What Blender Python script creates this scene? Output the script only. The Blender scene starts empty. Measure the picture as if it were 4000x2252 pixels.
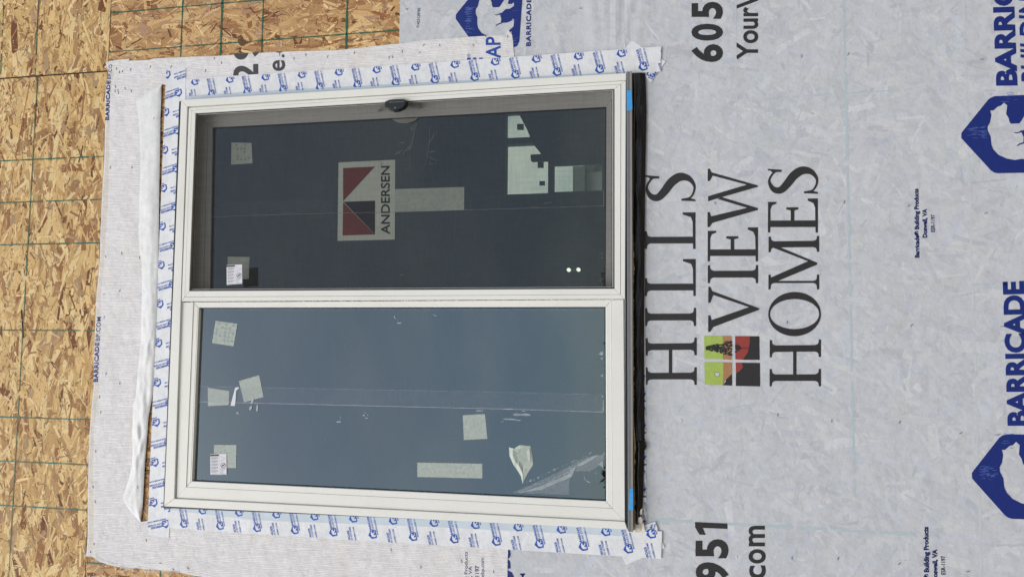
import bpy, bmesh, math, random
from mathutils import Vector, Matrix, noise
from mathutils.geometry import tessellate_polygon
random.seed(7)
SC = bpy.context.scene
COL = SC.collection

# ------------------------------------------------------------------ camera
EYE = 1.60            # eye height above the ground
DIST = 3.381          # distance from the wall
FPX = 3288.2          # focal length in pixels of a 4000 px wide frame
RX = Vector((0.00981403, 0.21405499, -0.97677231))   # image right
RY = Vector((-0.99731455, 0.07299305, 0.00597565))   # image down
RZ = Vector((0.0725767, 0.97409059, 0.21419651))     # view direction
CAM = Vector((0.0, -DIST, EYE))
cd = bpy.data.cameras.new('camera')
cam = bpy.data.objects.new('camera', cd)
COL.objects.link(cam)
cd.sensor_width = 36.0
cd.lens = FPX / 4000.0 * 36.0
cd.clip_start = 0.05
cd.clip_end = 2000.0
mw = Matrix((( RX.x, -RY.x, -RZ.x, CAM.x),
             ( RX.y, -RY.y, -RZ.y, CAM.y),
             ( RX.z, -RY.z, -RZ.z, CAM.z),
             (0, 0, 0, 1)))
cam.matrix_world = mw
SC.camera = cam

# ------------------------------------------------------------------ light
SUN_EL, SUN_AZ = 52.0, 205.0      # azimuth measured from +Y, clockwise
EXPOSURE = 0.34
w = bpy.data.worlds.new('World')
SC.world = w
w.use_nodes = True
nt = w.node_tree
nt.nodes.clear()
sky = nt.nodes.new('ShaderNodeTexSky')
sky.sky_type = 'NISHITA'
sky.sun_disc = False
sky.sun_elevation = math.radians(SUN_EL)
sky.sun_rotation = math.radians(SUN_AZ)
sky.air_density = 1.0
sky.dust_density = 2.0
tc = nt.nodes.new('ShaderNodeTexCoord')
mp = nt.nodes.new('ShaderNodeMapping'); mp.inputs['Scale'].default_value = (1.0, 1.0, 2.2); mp.inputs['Location'].default_value = (0.1, 0.75, 0.1)
nz = nt.nodes.new('ShaderNodeTexNoise'); nz.inputs['Scale'].default_value = 2.6; nz.inputs['Detail'].default_value = 6
rp = nt.nodes.new('ShaderNodeValToRGB'); rp.color_ramp.elements[0].position = 0.40; rp.color_ramp.elements[1].position = 0.60
mx = nt.nodes.new('ShaderNodeMix'); mx.data_type = 'RGBA'
mx.inputs['B'].default_value = (8.8, 9.1, 9.0, 1)
mul = nt.nodes.new('ShaderNodeMath'); mul.operation = 'MULTIPLY'; mul.inputs[1].default_value = 0.85
bg = nt.nodes.new('ShaderNodeBackground'); bg.inputs['Strength'].default_value = 0.10
out = nt.nodes.new('ShaderNodeOutputWorld')
L = nt.links.new
L(tc.outputs['Generated'], mp.inputs['Vector']); L(mp.outputs[0], nz.inputs['Vector'])
L(nz.outputs['Fac'], rp.inputs['Fac']); sx = nt.nodes.new('ShaderNodeSeparateXYZ'); L(tc.outputs['Generated'], sx.inputs[0])
mr = nt.nodes.new('ShaderNodeMapRange'); L(sx.outputs['Z'], mr.inputs['Value']); mr.inputs['From Min'].default_value = 0.05; mr.inputs['From Max'].default_value = 0.60
mr.inputs['To Min'].default_value = 1.0; mr.inputs['To Max'].default_value = 0.30
m2 = nt.nodes.new('ShaderNodeMath'); m2.operation = 'MULTIPLY'; L(rp.outputs['Color'], m2.inputs[0]); L(mr.outputs[0], m2.inputs[1])
L(m2.outputs[0], mul.inputs[0]); L(mul.outputs[0], mx.inputs['Factor'])
L(sky.outputs[0], mx.inputs['A']); L(mx.outputs['Result'], bg.inputs['Color']); L(bg.outputs[0], out.inputs[0])
sd = bpy.data.lights.new('sun', 'SUN')
sd.energy = 1.35
sd.angle = math.radians(40)
sd.color = (1.0, 0.955, 0.89)
sun = bpy.data.objects.new('sun', sd)
COL.objects.link(sun)
az, el = math.radians(SUN_AZ), math.radians(SUN_EL)
sdir = Vector((math.sin(az) * math.cos(el), math.cos(az) * math.cos(el), math.sin(el)))
sun.rotation_euler = sdir.to_track_quat('Z', 'Y').to_euler()
sun.location = sdir * 12
SC.view_settings.view_transform = 'Standard'
SC.view_settings.look = 'None'
SC.view_settings.exposure = EXPOSURE
SC.view_settings.gamma = 1.0
SC.cycles.max_bounces = 10
SC.cycles.transparent_max_bounces = 16

# ------------------------------------------------------------------ helpers
def W(x, y, d=0.0):
    """point of the wall face (y = -d) that photograph pixel x, y (4000 px wide) was taken of"""
    r = RX * ((x - 2000) / FPX) + RY * ((y - 1126) / FPX) + RZ
    s = (-d - CAM.y) / r.y
    return CAM + r * s
def T(c, r, x, y):
    return (c * 1000 + x / 2.575, r * 563 + y / 2.575)
def TP(c, r, pts):
    return [T(c, r, *p) for p in pts]
def tag(o, label=None, cat=None, group=None, kind=None):
    if label: o['label'] = label
    if cat: o['category'] = cat
    if group: o['group'] = group
    if kind: o['kind'] = kind
    return o
def empty(name, loc=(0, 0, 0)):
    o = bpy.data.objects.new(name, None)
    o.empty_display_size = 0.1
    COL.objects.link(o)
    o.location = loc
    return o

class MB:
    """collects faces and links them as ONE mesh object"""
    def __init__(s):
        s.v = []; s.f = []; s.m = []; s.c = []; s.uv = []
        s.col = False
    def face(s, pts, m=0, col=None, uvs=None):
        n = len(s.v)
        s.v.extend([tuple(p) for p in pts])
        s.f.append(list(range(n, n + len(pts))))
        s.m.append(m)
        if col is not None: s.col = True
        s.c.append(col or (1, 1, 1))
        s.uv.append(uvs)
    def tris(s, vs, ts, m=0, col=None):
        n = len(s.v)
        s.v.extend([tuple(p) for p in vs])
        for t in ts:
            s.f.append([n + i for i in t]); s.m.append(m); s.c.append(col or (1, 1, 1)); s.uv.append(None)
    def grid(s, rows, m=0):
        n = len(s.v); nr = len(rows); nc = len(rows[0])
        for r in rows: s.v.extend([tuple(p) for p in r])
        for i in range(nr - 1):
            for j in range(nc - 1):
                a = n + i * nc + j
                s.f.append([a, a + 1, a + nc + 1, a + nc]); s.m.append(m); s.c.append((1, 1, 1)); s.uv.append(None)
    def prism(s, front, back, m=0):
        """closed solid between two loops of the same length"""
        k = len(front); n = len(s.v)
        s.v.extend([tuple(p) for p in front]); s.v.extend([tuple(p) for p in back])
        s.f.append(list(range(n, n + k))); s.f.append(list(range(n + 2 * k - 1, n + k - 1, -1)))
        for i in range(k):
            j = (i + 1) % k
            s.f.append([n + i, n + k + i, n + k + j, n + j])
        for _ in range(k + 2): s.m.append(m); s.c.append((1, 1, 1)); s.uv.append(None)
    def box(s, x0, x1, y0, y1, z0, z1, m=0):
        f = [(x0, y0, z0), (x1, y0, z0), (x1, y0, z1), (x0, y0, z1)]
        b = [(x, y1, z) for x, y, z in f]
        s.prism(f, b, m)
    def build(s, name, mats, parent=None, smooth=False, bevel=0, fix=True):
        me = bpy.data.meshes.new(name)
        me.from_pydata(s.v, [], s.f)
        if not isinstance(mats, (list, tuple)): mats = [mats]
        for mt in mats: me.materials.append(mt)
        me.polygons.foreach_set('material_index', s.m)
        if s.col:
            at = me.color_attributes.new('Col', 'FLOAT_COLOR', 'CORNER')
            buf = []
            for f, c in zip(s.f, s.c): buf.extend((c[0], c[1], c[2], 1.0) * len(f))
            at.data.foreach_set('color', buf)
        if any(u is not None for u in s.uv):
            ul = me.uv_layers.new(name='UVMap')
            buf = []
            for f, u in zip(s.f, s.uv):
                if u is None: buf.extend((0.0, 0.0) * len(f))
                else:
                    for p in u: buf.extend(p)
            ul.data.foreach_set('uv', buf)
        if smooth: me.polygons.foreach_set('use_smooth', [True] * len(s.f))
        me.update()
        if fix and not s.col:
            bm = bmesh.new(); bm.from_mesh(me)
            bmesh.ops.recalc_face_normals(bm, faces=bm.faces)
            bm.to_mesh(me); bm.free()
        o = bpy.data.objects.new(name, me)
        COL.objects.link(o)
        if parent:
            o.parent = parent
            o.matrix_parent_inverse = Matrix.Translation(-Vector(parent.location)) if parent.type == 'EMPTY' else parent.matrix_world.inverted()
        if bevel:
            b = o.modifiers.new('bevel', 'BEVEL'); b.width = bevel; b.segments = 2; b.limit_method = 'ANGLE'; b.angle_limit = math.radians(40)
            b.harden_normals = False
        return o

# ------------------------------------------------------------------ materials
def newmat(name):
    m = bpy.data.materials.new(name); m.use_nodes = True
    n = m.node_tree.nodes; n.clear()
    o = n.new('ShaderNodeOutputMaterial'); p = n.new('ShaderNodeBsdfPrincipled')
    m.node_tree.links.new(p.outputs[0], o.inputs[0])
    return m, m.node_tree, p, o
def coords(nt, scale, rot=(0, 0, 0), kind='Object'):
    t = nt.nodes.new('ShaderNodeTexCoord'); mp = nt.nodes.new('ShaderNodeMapping')
    mp.inputs['Scale'].default_value = scale; mp.inputs['Rotation'].default_value = rot
    nt.links.new(t.outputs[kind], mp.inputs['Vector'])
    return mp.outputs[0]
def noise_node(nt, vec, scale=1.0, detail=4, rough=0.55):
    n = nt.nodes.new('ShaderNodeTexNoise'); n.inputs['Scale'].default_value = scale
    n.inputs['Detail'].default_value = detail; n.inputs['Roughness'].default_value = rough
    nt.links.new(vec, n.inputs['Vector'])
    return n.outputs['Fac']
def ramp(nt, fac, stops):
    r = nt.nodes.new('ShaderNodeValToRGB'); e = r.color_ramp.elements
    while len(e) < len(stops): e.new(0.5)
    for el, (p, c) in zip(e, stops):
        el.position = p; el.color = (*c, 1) if len(c) == 3 else c
    nt.links.new(fac, r.inputs['Fac'])
    return r.outputs['Color']
def mixc(nt, a, b, fac, mode='MIX'):
    m = nt.nodes.new('ShaderNodeMix'); m.data_type = 'RGBA'; m.blend_type = mode
    for k, v in (('A', a), ('B', b)):
        if hasattr(v, 'links') or hasattr(v, 'is_linked'): nt.links.new(v, m.inputs[k])
        else: m.inputs[k].default_value = (*v, 1)
    if isinstance(fac, (int, float)): m.inputs['Factor'].default_value = fac
    else: nt.links.new(fac, m.inputs['Factor'])
    return m.outputs['Result']
def bump(nt, p, h, strength=0.3, dist=0.002):
    b = nt.nodes.new('ShaderNodeBump'); b.inputs['Strength'].default_value = strength; b.inputs['Distance'].default_value = dist
    nt.links.new(h, b.inputs['Height']); nt.links.new(b.outputs[0], p.inputs['Normal'])
    return b
def simple(name, col, rough=0.5, var=0.12, scale=40, bumpd=0.0, metallic=0.0, spec=0.5):
    m, nt, p, o = newmat(name)
    f = noise_node(nt, coords(nt, (1, 1, 1)), scale, 5)
    c = ramp(nt, f, [(0.3, tuple(x * (1 - var) for x in col)), (0.7, tuple(min(1, x * (1 + var)) for x in col))])
    nt.links.new(c, p.inputs['Base Color'])
    p.inputs['Roughness'].default_value = rough; p.inputs['Metallic'].default_value = metallic
    p.inputs['Specular IOR Level'].default_value = spec
    if bumpd: bump(nt, p, f, 0.5, bumpd)
    return m

M = {}
# oriented strand board: each flake carries its own colour; grain follows the flake
m, nt, p, o = newmat('osb_flakes')
ca = nt.nodes.new('ShaderNodeAttribute'); ca.attribute_name = 'Col'
gr = noise_node(nt, coords(nt, (12, 330, 1), kind='UV'), 1.0, 3)
c = ramp(nt, gr, [(0.25, (0.80, 0.77, 0.72)), (0.6, (1.05, 1.05, 1.05))])
c = mixc(nt, ca.outputs['Color'], c, 1.0, 'MULTIPLY')
big = ramp(nt, noise_node(nt, coords(nt, (1, 1, 1)), 260, 2), [(0.25, (0.84, 0.80, 0.76)), (0.5, (1, 1, 1)), (0.8, (1.06, 1.05, 1.03))])
c = mixc(nt, c, big, 1.0, 'MULTIPLY')
c = mixc(nt, c, (1.0, 0.95, 0.87), 1.0, 'MULTIPLY')
nt.links.new(c, p.inputs['Base Color']); p.inputs['Roughness'].default_value = 0.62; p.inputs['Specular IOR Level'].default_value = 0.3
bump(nt, p, gr, 0.25, 0.0006)
M['osb'] = m
# house wrap seen over the board: pale flakes ghost through the film
def wrapmat(name, lines=False, attr=True, base=(0.70, 0.705, 0.735)):
    m, nt, p, o = newmat(name)
    if attr:
        ca = nt.nodes.new('ShaderNodeAttribute'); ca.attribute_name = 'Col'
        c = ca.outputs['Color']
    else:
        c = ramp(nt, noise_node(nt, coords(nt, (1, 1, 1)), 5, 4), [(0.3, tuple(x * 0.96 for x in base)), (0.7, base)])
    blot = ramp(nt, noise_node(nt, coords(nt, (1, 1, 1)), 38, 6, 0.7), [(0.32, (0.90, 0.905, 0.915)), (0.5, (1, 1, 1)), (0.7, (1.05, 1.045, 1.03))])
    c = mixc(nt, c, blot, 1.0, 'MULTIPLY')
    weave = noise_node(nt, coords(nt, (420, 1, 60)), 1.0, 2)
    weave2 = noise_node(nt, coords(nt, (55, 1, 520)), 1.0, 2)
    wv = ramp(nt, weave2, [(0.35, (0.96, 0.96, 0.965)), (0.6, (1.02, 1.02, 1.02))])
    c = mixc(nt, c, wv, 1.0, 'MULTIPLY')
    if lines:
        wvt = nt.nodes.new('ShaderNodeTexWave'); wvt.wave_type = 'BANDS'; wvt.bands_direction = 'X'; wvt.wave_profile = 'SIN'
        wvt.inputs['Scale'].default_value = 50; wvt.inputs['Distortion'].default_value = 9.0; wvt.inputs['Detail'].default_value = 3; wvt.inputs['Detail Scale'].default_value = 0.9; wvt.inputs['Detail Roughness'].default_value = 0.6
        nt.links.new(coords(nt, (1, 1, 0.10), (0, 0.05, 0)), wvt.inputs['Vector'])
        ln = wvt.outputs['Fac']
        lc = ramp(nt, ln, [(0.0, (0.64, 0.64, 0.68)), (0.11, (0.98, 0.98, 0.98)), (0.80, (1, 1, 1)), (1.0, (1.08, 1.07, 1.05))])  # crease shade and ridge light put into the colour, over the bump
        msk = ramp(nt, noise_node(nt, coords(nt, (70, 1, 6)), 1.0, 3), [(0.42, (0.08, 0.08, 0.08)), (0.66, (1, 1, 1))])
        c = mixc(nt, c, mixc(nt, c, lc, 1.0, 'MULTIPLY'), msk)
        st = ramp(nt, noise_node(nt, coords(nt, (2, 1, 7)), 1.0, 3), [(0.55, (1, 1, 1)), (0.72, (1.0, 0.965, 0.90))])
        c = mixc(nt, c, st, 1.0, 'MULTIPLY')
    nt.links.new(c, p.inputs['Base Color'])
    p.inputs['Roughness'].default_value = 0.46; p.inputs['Specular IOR Level'].default_value = 0.4
    h1 = noise_node(nt, coords(nt, (1, 1, 1)), 9, 5, 0.55)
    if lines:
        b1 = bump(nt, p, ln, 0.35, 0.004)
        b2 = nt.nodes.new('ShaderNodeBump'); b2.inputs['Strength'].default_value = 0.5; b2.inputs['Distance'].default_value = 0.02
    else:
        b1 = bump(nt, p, weave, 0.15, 0.001)
        b2 = nt.nodes.new('ShaderNodeBump'); b2.inputs['Strength'].default_value = 0.5; b2.inputs['Distance'].default_value = 0.014
    nt.links.new(h1, b2.inputs['Height']); nt.links.new(b2.outputs[0], b1.inputs['Normal'])
    return m
M['wrap'] = wrapmat('house_wrap_film')
M['wrap2'] = wrapmat('creased_wrap_film', lines=True, attr=False, base=(0.87, 0.86, 0.86))
M['flap'] = wrapmat('folded_wrap_film', lines=False, attr=False, base=(0.87, 0.885, 0.88))
M['tape'] = wrapmat('flashing_tape_film', lines=False, attr=False, base=(0.85, 0.875, 0.895))
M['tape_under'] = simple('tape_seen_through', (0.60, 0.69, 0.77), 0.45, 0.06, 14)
def ink(name, col, scr=0.0, rough=0.42):
    m, nt, p, o = newmat(name)
    f = noise_node(nt, coords(nt, (500, 1, 90)), 1.0, 3, 0.7)
    c = ramp(nt, f, [(0.35, tuple(x * 0.8 for x in col)), (0.62, tuple(x * 1.12 for x in col)), (0.80, tuple(x * (1.3 + scr) + 0.02 * scr for x in col))])
    nt.links.new(c, p.inputs['Base Color']); p.inputs['Roughness'].default_value = rough
    p.inputs['Specular IOR Level'].default_value = 0.35
    return m
M['navy'] = ink('navy_ink', (0.012, 0.030, 0.20))
M['navy_dark'] = ink('dark_navy_ink', (0.012, 0.022, 0.12))
M['blue'] = ink('blue_ink', (0.022, 0.085, 0.40))
M['blue2'] = ink('bright_blue_ink', (0.025, 0.105, 0.48))
M['black'] = ink('black_ink', (0.035, 0.034, 0.036), 0.6)
M['grey_ink'] = ink('worn_black_ink', (0.075, 0.075, 0.078), 0.6)
M['scratch'] = simple('scratch_blue', (0.10, 0.16, 0.46), 0.4)
M['green_line'] = ink('green_line_ink', (0.022, 0.135, 0.075), 0.5)
M['ghost_line'] = simple('ghost_line', (0.50, 0.60, 0.635), 0.5, 0.05, 30)
M['ghost_faint'] = simple('ghost_line_faint', (0.60, 0.645, 0.665), 0.5, 0.05, 30)
M['red_line'] = simple('red_chalk', (0.30, 0.035, 0.02), 0.7)
M['dark_gap'] = simple('dark_gap', (0.010, 0.010, 0.009), 0.9)
m, nt, p, o = newmat('white_vinyl')
f1 = noise_node(nt, coords(nt, (1, 1, 1)), 3.5, 8, 0.65); f2 = noise_node(nt, coords(nt, (1, 1, 1)), 55, 6, 0.7)
c = ramp(nt, f1, [(0.3, (0.85, 0.855, 0.79)), (0.7, (0.90, 0.905, 0.85))])
c = mixc(nt, c, ramp(nt, f2, [(0.30, (0.955, 0.95, 0.935)), (0.45, (1, 1, 1))]), 1.0, 'MULTIPLY')
nt.links.new(c, p.inputs['Base Color']); nt.links.new(ramp(nt, f1, [(0.3, (0.28,) * 3), (0.7, (0.45,) * 3)]), p.inputs['Roughness'])
bump(nt, p, f1, 0.2, 0.004); M['frame'] = m
M['frame2'] = simple('shaded_cream', (0.76, 0.765, 0.70), 0.35, 0.015, 8)
M['reveal'] = simple('beige_reveal', (0.76, 0.755, 0.71), 0.45, 0.02, 8)
M['gasket'] = simple('black_gasket', (0.008, 0.009, 0.010), 0.4)
M['sill1'] = simple('dark_grey_sill', (0.19, 0.20, 0.21), 0.45, 0.04, 30)
M['sill2'] = simple('warm_grey_sill', (0.28, 0.27, 0.255), 0.5, 0.05, 30)
M['bluetape'] = simple('blue_masking_tape', (0.055, 0.37, 0.80), 0.6, 0.10, 60, 0.0005)
M['latch'] = simple('black_plastic', (0.010, 0.011, 0.013), 0.38, 0.05, 60)
M['lever'] = simple('beige_lever', (0.50, 0.48, 0.43), 0.45, 0.03)
m, nt, p, o = newmat('black_flashing')
hh = noise_node(nt, coords(nt, (22, 1, 60)), 1.0, 4)
p.inputs['Base Color'].default_value = (0.006, 0.006, 0.007, 1); p.inputs['Roughness'].default_value = 0.32
bump(nt, p, hh, 0.8, 0.006); M['membrane'] = m
M['sealant'] = simple('black_sealant', (0.004, 0.004, 0.004), 0.18, 0.1, 50, 0.002)
M['foam'] = simple('yellow_foam', (0.62, 0.52, 0.30), 0.8, 0.25, 220, 0.003)
M['putty'] = simple('cream_putty', (0.72, 0.67, 0.55), 0.55, 0.10, 90, 0.004)
M['rod'] = simple('grey_backer_rod', (0.115, 0.105, 0.095), 0.9, 0.35, 400, 0.001)
M['staple'] = simple('steel_staple', (0.06, 0.06, 0.065), 0.4, 0.2, 30, metallic=0.4)
M['staple_lit'] = simple('lit_staple', (0.85, 0.86, 0.88), 0.25, 0.1, 30)  # lit copy of the steel, its glint put into a near-white colour
M['sticker'] = simple('pale_sticker', (0.42, 0.48, 0.44), 0.6, 0.15, 90)
M['sticker_dot'] = simple('sticker_adhesive', (0.31, 0.38, 0.36), 0.6, 0.06, 60)
M['sign'] = simple('sign_paper', (0.84, 0.93, 0.80), 0.6, 0.03, 30)
M['sticker2'] = simple('white_sticker', (0.66, 0.74, 0.66), 0.6, 0.12, 90)
M['paper'] = simple('label_paper', (0.80, 0.80, 0.86), 0.5, 0.03, 30)
M['red'] = simple('sign_red', (0.27, 0.055, 0.06), 0.55, 0.06, 30)
M['sign_navy'] = simple('sign_navy', (0.020, 0.027, 0.045), 0.5, 0.05, 30)
M['label_ink'] = simple('label_ink', (0.03, 0.03, 0.035), 0.5)
M['label_grey'] = simple('label_grey', (0.34, 0.34, 0.37), 0.5)
M['lime'] = simple('logo_lime', (0.40, 0.54, 0.11), 0.5, 0.08, 90)
M['orange'] = simple('logo_orange', (0.42, 0.22, 0.10), 0.5, 0.08, 90)
M['brick'] = simple('logo_red', (0.32, 0.05, 0.04), 0.5, 0.10, 90)
M['moon'] = simple('logo_moon', (0.62, 0.65, 0.64), 0.5, 0.05)
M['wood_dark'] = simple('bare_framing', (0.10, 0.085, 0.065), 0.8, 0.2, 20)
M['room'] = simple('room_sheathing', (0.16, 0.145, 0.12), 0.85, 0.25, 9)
M['thread'] = simple('frayed_thread', (0.78, 0.76, 0.72), 0.6)

def film(name, col, alpha, rough=0.35):
    m = bpy.data.materials.new(name); m.use_nodes = True
    nt = m.node_tree; nt.nodes.clear()
    o = nt.nodes.new('ShaderNodeOutputMaterial'); d = nt.nodes.new('ShaderNodeBsdfPrincipled')
    d.inputs['Base Color'].default_value = (*col, 1); d.inputs['Roughness'].default_value = rough
    t = nt.nodes.new('ShaderNodeBsdfTransparent'); mxs = nt.nodes.new('ShaderNodeMixShader')
    f = noise_node(nt, coords(nt, (1, 1, 1)), 24, 5)
    r = ramp(nt, f, [(0.3, (alpha * 0.72,) * 3), (0.7, (min(1, alpha * 1.22),) * 3)])
    nt.links.new(r, mxs.inputs[0]); nt.links.new(t.outputs[0], mxs.inputs[1]); nt.links.new(d.outputs[0], mxs.inputs[2])
    nt.links.new(mxs.outputs[0], o.inputs[0])
    return m
M['film_band'] = film('protective_film', (0.42, 0.48, 0.60), 0.07)
M['film_edge'] = film('film_edge', (0.62, 0.68, 0.76), 0.55)
M['smear'] = film('loose_film', (0.50, 0.56, 0.60), 0.30)
M['smear2'] = film('adhesive_streak', (0.62, 0.70, 0.74), 0.48)  # colour for real smears and for painted film highlights
M['dust'] = film('dust_speck', (0.62, 0.66, 0.68), 0.30)
def glass(name, tint, refl):
    m = bpy.data.materials.new(name); m.use_nodes = True
    nt = m.node_tree; nt.nodes.clear()
    o = nt.nodes.new('ShaderNodeOutputMaterial')
    t = nt.nodes.new('ShaderNodeBsdfTransparent'); t.inputs['Color'].default_value = (*tint, 1)
    g = nt.nodes.new('ShaderNodeBsdfGlossy'); g.inputs['Roughness'].default_value = 0.015; g.inputs['Color'].default_value = (0.76, 0.93, 1.0, 1)
    fr = nt.nodes.new('ShaderNodeFresnel'); fr.inputs['IOR'].default_value = 1.5
    a = nt.nodes.new('ShaderNodeMath'); a.operation = 'ADD'; a.inputs[1].default_value = refl
    mxs = nt.nodes.new('ShaderNodeMixShader')
    nt.links.new(fr.outputs[0], a.inputs[0]); nt.links.new(a.outputs[0], mxs.inputs[0])
    nt.links.new(t.outputs[0], mxs.inputs[1]); nt.links.new(g.outputs[0], mxs.inputs[2]); nt.links.new(mxs.outputs[0], o.inputs[0])
    f = noise_node(nt, coords(nt, (1, 1, 1)), 1.4, 2)
    b = nt.nodes.new('ShaderNodeBump'); b.inputs['Strength'].default_value = 0.05; b.inputs['Distance'].default_value = 0.02
    nt.links.new(f, b.inputs['Height']); nt.links.new(b.outputs[0], g.inputs['Normal'])
    return m
M['glass'] = glass('coated_glass', (0.92, 0.97, 0.84), 0.135)
M['glass_far'] = glass('plain_glass', (1.0, 1.0, 0.88), 0.0)
# insect screen: dark threads with open holes, finer than a pixel
m = bpy.data.materials.new('insect_screen'); m.use_nodes = True
nt = m.node_tree; nt.nodes.clear()
o = nt.nodes.new('ShaderNodeOutputMaterial'); t = nt.nodes.new('ShaderNodeBsdfTransparent')
d = nt.nodes.new('ShaderNodeBsdfDiffuse'); d.inputs['Color'].default_value = (0.046, 0.048, 0.048, 1)
mxs = nt.nodes.new('ShaderNodeMixShader')
f1 = noise_node(nt, coords(nt, (130, 1, 6)), 1.0, 2); f2 = noise_node(nt, coords(nt, (6, 1, 130)), 1.0, 2)
a1 = nt.nodes.new('ShaderNodeMath'); a1.operation = 'ADD'; nt.links.new(f1, a1.inputs[0]); nt.links.new(f2, a1.inputs[1])
r = nt.nodes.new('ShaderNodeMapRange'); r.inputs['From Min'].default_value = 0.6; r.inputs['From Max'].default_value = 1.4
r.inputs['To Min'].default_value = 0.44; r.inputs['To Max'].default_value = 0.58
nt.links.new(a1.outputs[0], r.inputs['Value']); nt.links.new(r.outputs[0], mxs.inputs[0])
nt.links.new(t.outputs[0], mxs.inputs[1]); nt.links.new(d.outputs[0], mxs.inputs[2]); nt.links.new(mxs.outputs[0], o.inputs[0])
M['screen'] = m
m, nt, p, o = newmat('bare_ground')
f = noise_node(nt, coords(nt, (1, 1, 1)), 3, 8, 0.7)
nt.links.new(ramp(nt, f, [(0.3, (0.16, 0.12, 0.085)), (0.7, (0.33, 0.27, 0.20))]), p.inputs['Base Color'])
p.inputs['Roughness'].default_value = 0.95; bump(nt, p, f, 0.8, 0.05); M['ground'] = m
M['leaf'] = simple('tree_foliage', (0.035, 0.06, 0.022), 0.8, 0.4, 1)
m, nt, p, o = newmat('lit_lamp')
p.inputs['Emission Color'].default_value = (0.9, 1, 0.95, 1); p.inputs['Emission Strength'].default_value = 1.8; M['lamp'] = m

# ------------------------------------------------------------------ flakes
def flake(mb, u, z, ln, wd, ang, d, col):
    """one wood strand lying on the wall face"""
    ca_, sa = math.cos(ang), math.sin(ang)
    h, q = ln / 2, wd / 2
    j = lambda a: random.uniform(-a, a)
    pts = [(-h + j(q * .8), -q + j(q * .3)), (0 + j(h * .4), -q + j(q * .35)), (h + j(q * .8), -q + j(q * .5)),
           (h + j(q * .9), q + j(q * .5)), (0 + j(h * .4), q + j(q * .35)), (-h + j(q * .9), q + j(q * .3))]
    if ln > 4 * wd and random.random() < 0.35: pts[2] = (pts[2][0] - wd, pts[2][1])
    ou, ov = random.random() * 50, random.random() * 50
    return ([(u + x * ca_ - y * sa, -d, z + x * sa + y * ca_) for x, y in pts], [(ou + x, ov + y) for x, y in pts], col)
LV_STEP = 2.2e-6
def level(mb, x0, x1, z0, z1, cell=0.02):
    """how many strands already lie under this spot: overlapping strands never share a depth"""
    if not hasattr(mb, 'lv'): mb.lv = {}
    ks = [(i, j) for i in range(int(x0 // cell), int(x1 // cell) + 1) for j in range(int(z0 // cell), int(z1 // cell) + 1)]
    k = max(mb.lv.get(q, 0) for q in ks) + 1
    for q in ks: mb.lv[q] = k
    return k
def flake_field(mb, rect, n, ang, sd, pal, L0, L1, W0, W1, d0, d1, clip=None, keep=None, jit=0.08, edge_shade=0.0):
    u0, u1, z0, z1 = rect
    cl = clip or rect
    for i in range(n):
        u, z = random.uniform(u0, u1), random.uniform(z0, z1)
        if not -1.75 < u < 1.95 and random.random() < .72: continue
        if keep and not keep(u, z): continue
        ln = L0 + (L1 - L0) * random.random() ** 1.6
        wd = min(W0 + (W1 - W0) * random.random() ** 1.5, ln * 0.45)
        a = ang + random.gauss(0, sd)
        if random.random() < 0.14: a = random.uniform(0, math.pi)
        c = random.choice(pal); k = 1 + random.uniform(-jit, jit)
        P, U, c = flake(mb, u, z, ln, wd, a, 0.0, (c[0] * k, c[1] * k, c[2] * k))
        P = [(min(max(x, cl[0]), cl[1]), y, min(max(q, cl[2]), cl[3])) for x, y, q in P]
        ar = sum(P[k - 1][0] * P[k][2] - P[k][0] * P[k - 1][2] for k in range(6)) / 2
        if ar < 0.45 * ln * wd: continue        # crossed or cut away at the sheet's edge
        if any(HOLE[0] < q[0] < HOLE[1] and HOLE[2] < q[2] < HOLE[3] for q in P): continue
        xs_ = [q[0] for q in P]; zs_ = [q[2] for q in P]
        k_ = level(mb, min(xs_), max(xs_) + .001, min(zs_) - .001, max(zs_)); y_ = -(d0 + 2 * k_ * LV_STEP)
        P = [(x, y_, q) for x, y, q in P]
        if edge_shade and ln > .05 and random.random() < edge_shade:
            mb.face([(x + .0009, y + LV_STEP, q - .0007) for x, y, q in P], 0, tuple(v * .42 for v in c), U)  # darker offset copy: shadow at the strand's edge put into colour
        mb.face(P, 0, c, U)
def S(r, g, b, k=1.0):
    f = lambda c: ((c / 255 + 0.055) / 1.055) ** 2.4 if c > 10 else c / 3300
    return (f(r) * k, f(g) * k, f(b) * k)
KO = 1.12
OSB = [S(218, 190, 136, KO)] * 8 + [S(206, 178, 124, KO)] * 5 + [S(192, 160, 110, KO)] * 4 + [S(178, 144, 100, KO)] * 3 + \
      [S(160, 126, 88, KO)] * 3 + [S(150, 108, 70, KO)] * 2 + [S(116, 74, 44, KO)] + [S(226, 206, 158, KO)] * 6 + [S(174, 148, 116, KO)] * 3
OSB2 = [S(206, 174, 128, KO)] * 5 + [S(192, 158, 114, KO)] * 5 + [S(178, 142, 102, KO)] * 4 + [S(162, 124, 88, KO)] * 3 + \
      [S(146, 102, 66, KO)] * 2 + [S(114, 76, 52, KO)] + [S(220, 192, 144, KO)] * 3 + [S(178, 148, 122, KO)] * 3
SLIV = [S(236, 210, 162, KO)] * 3 + [S(110, 72, 44)] * 3 + [S(72, 46, 30)] * 2 + [S(215, 180, 125, KO)] * 3 + [S(150, 108, 70)] * 2
SPOT = [S(52, 34, 24)] * 3 + [S(86, 56, 36)] * 2 + [S(244, 226, 184, KO)] * 2

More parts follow.
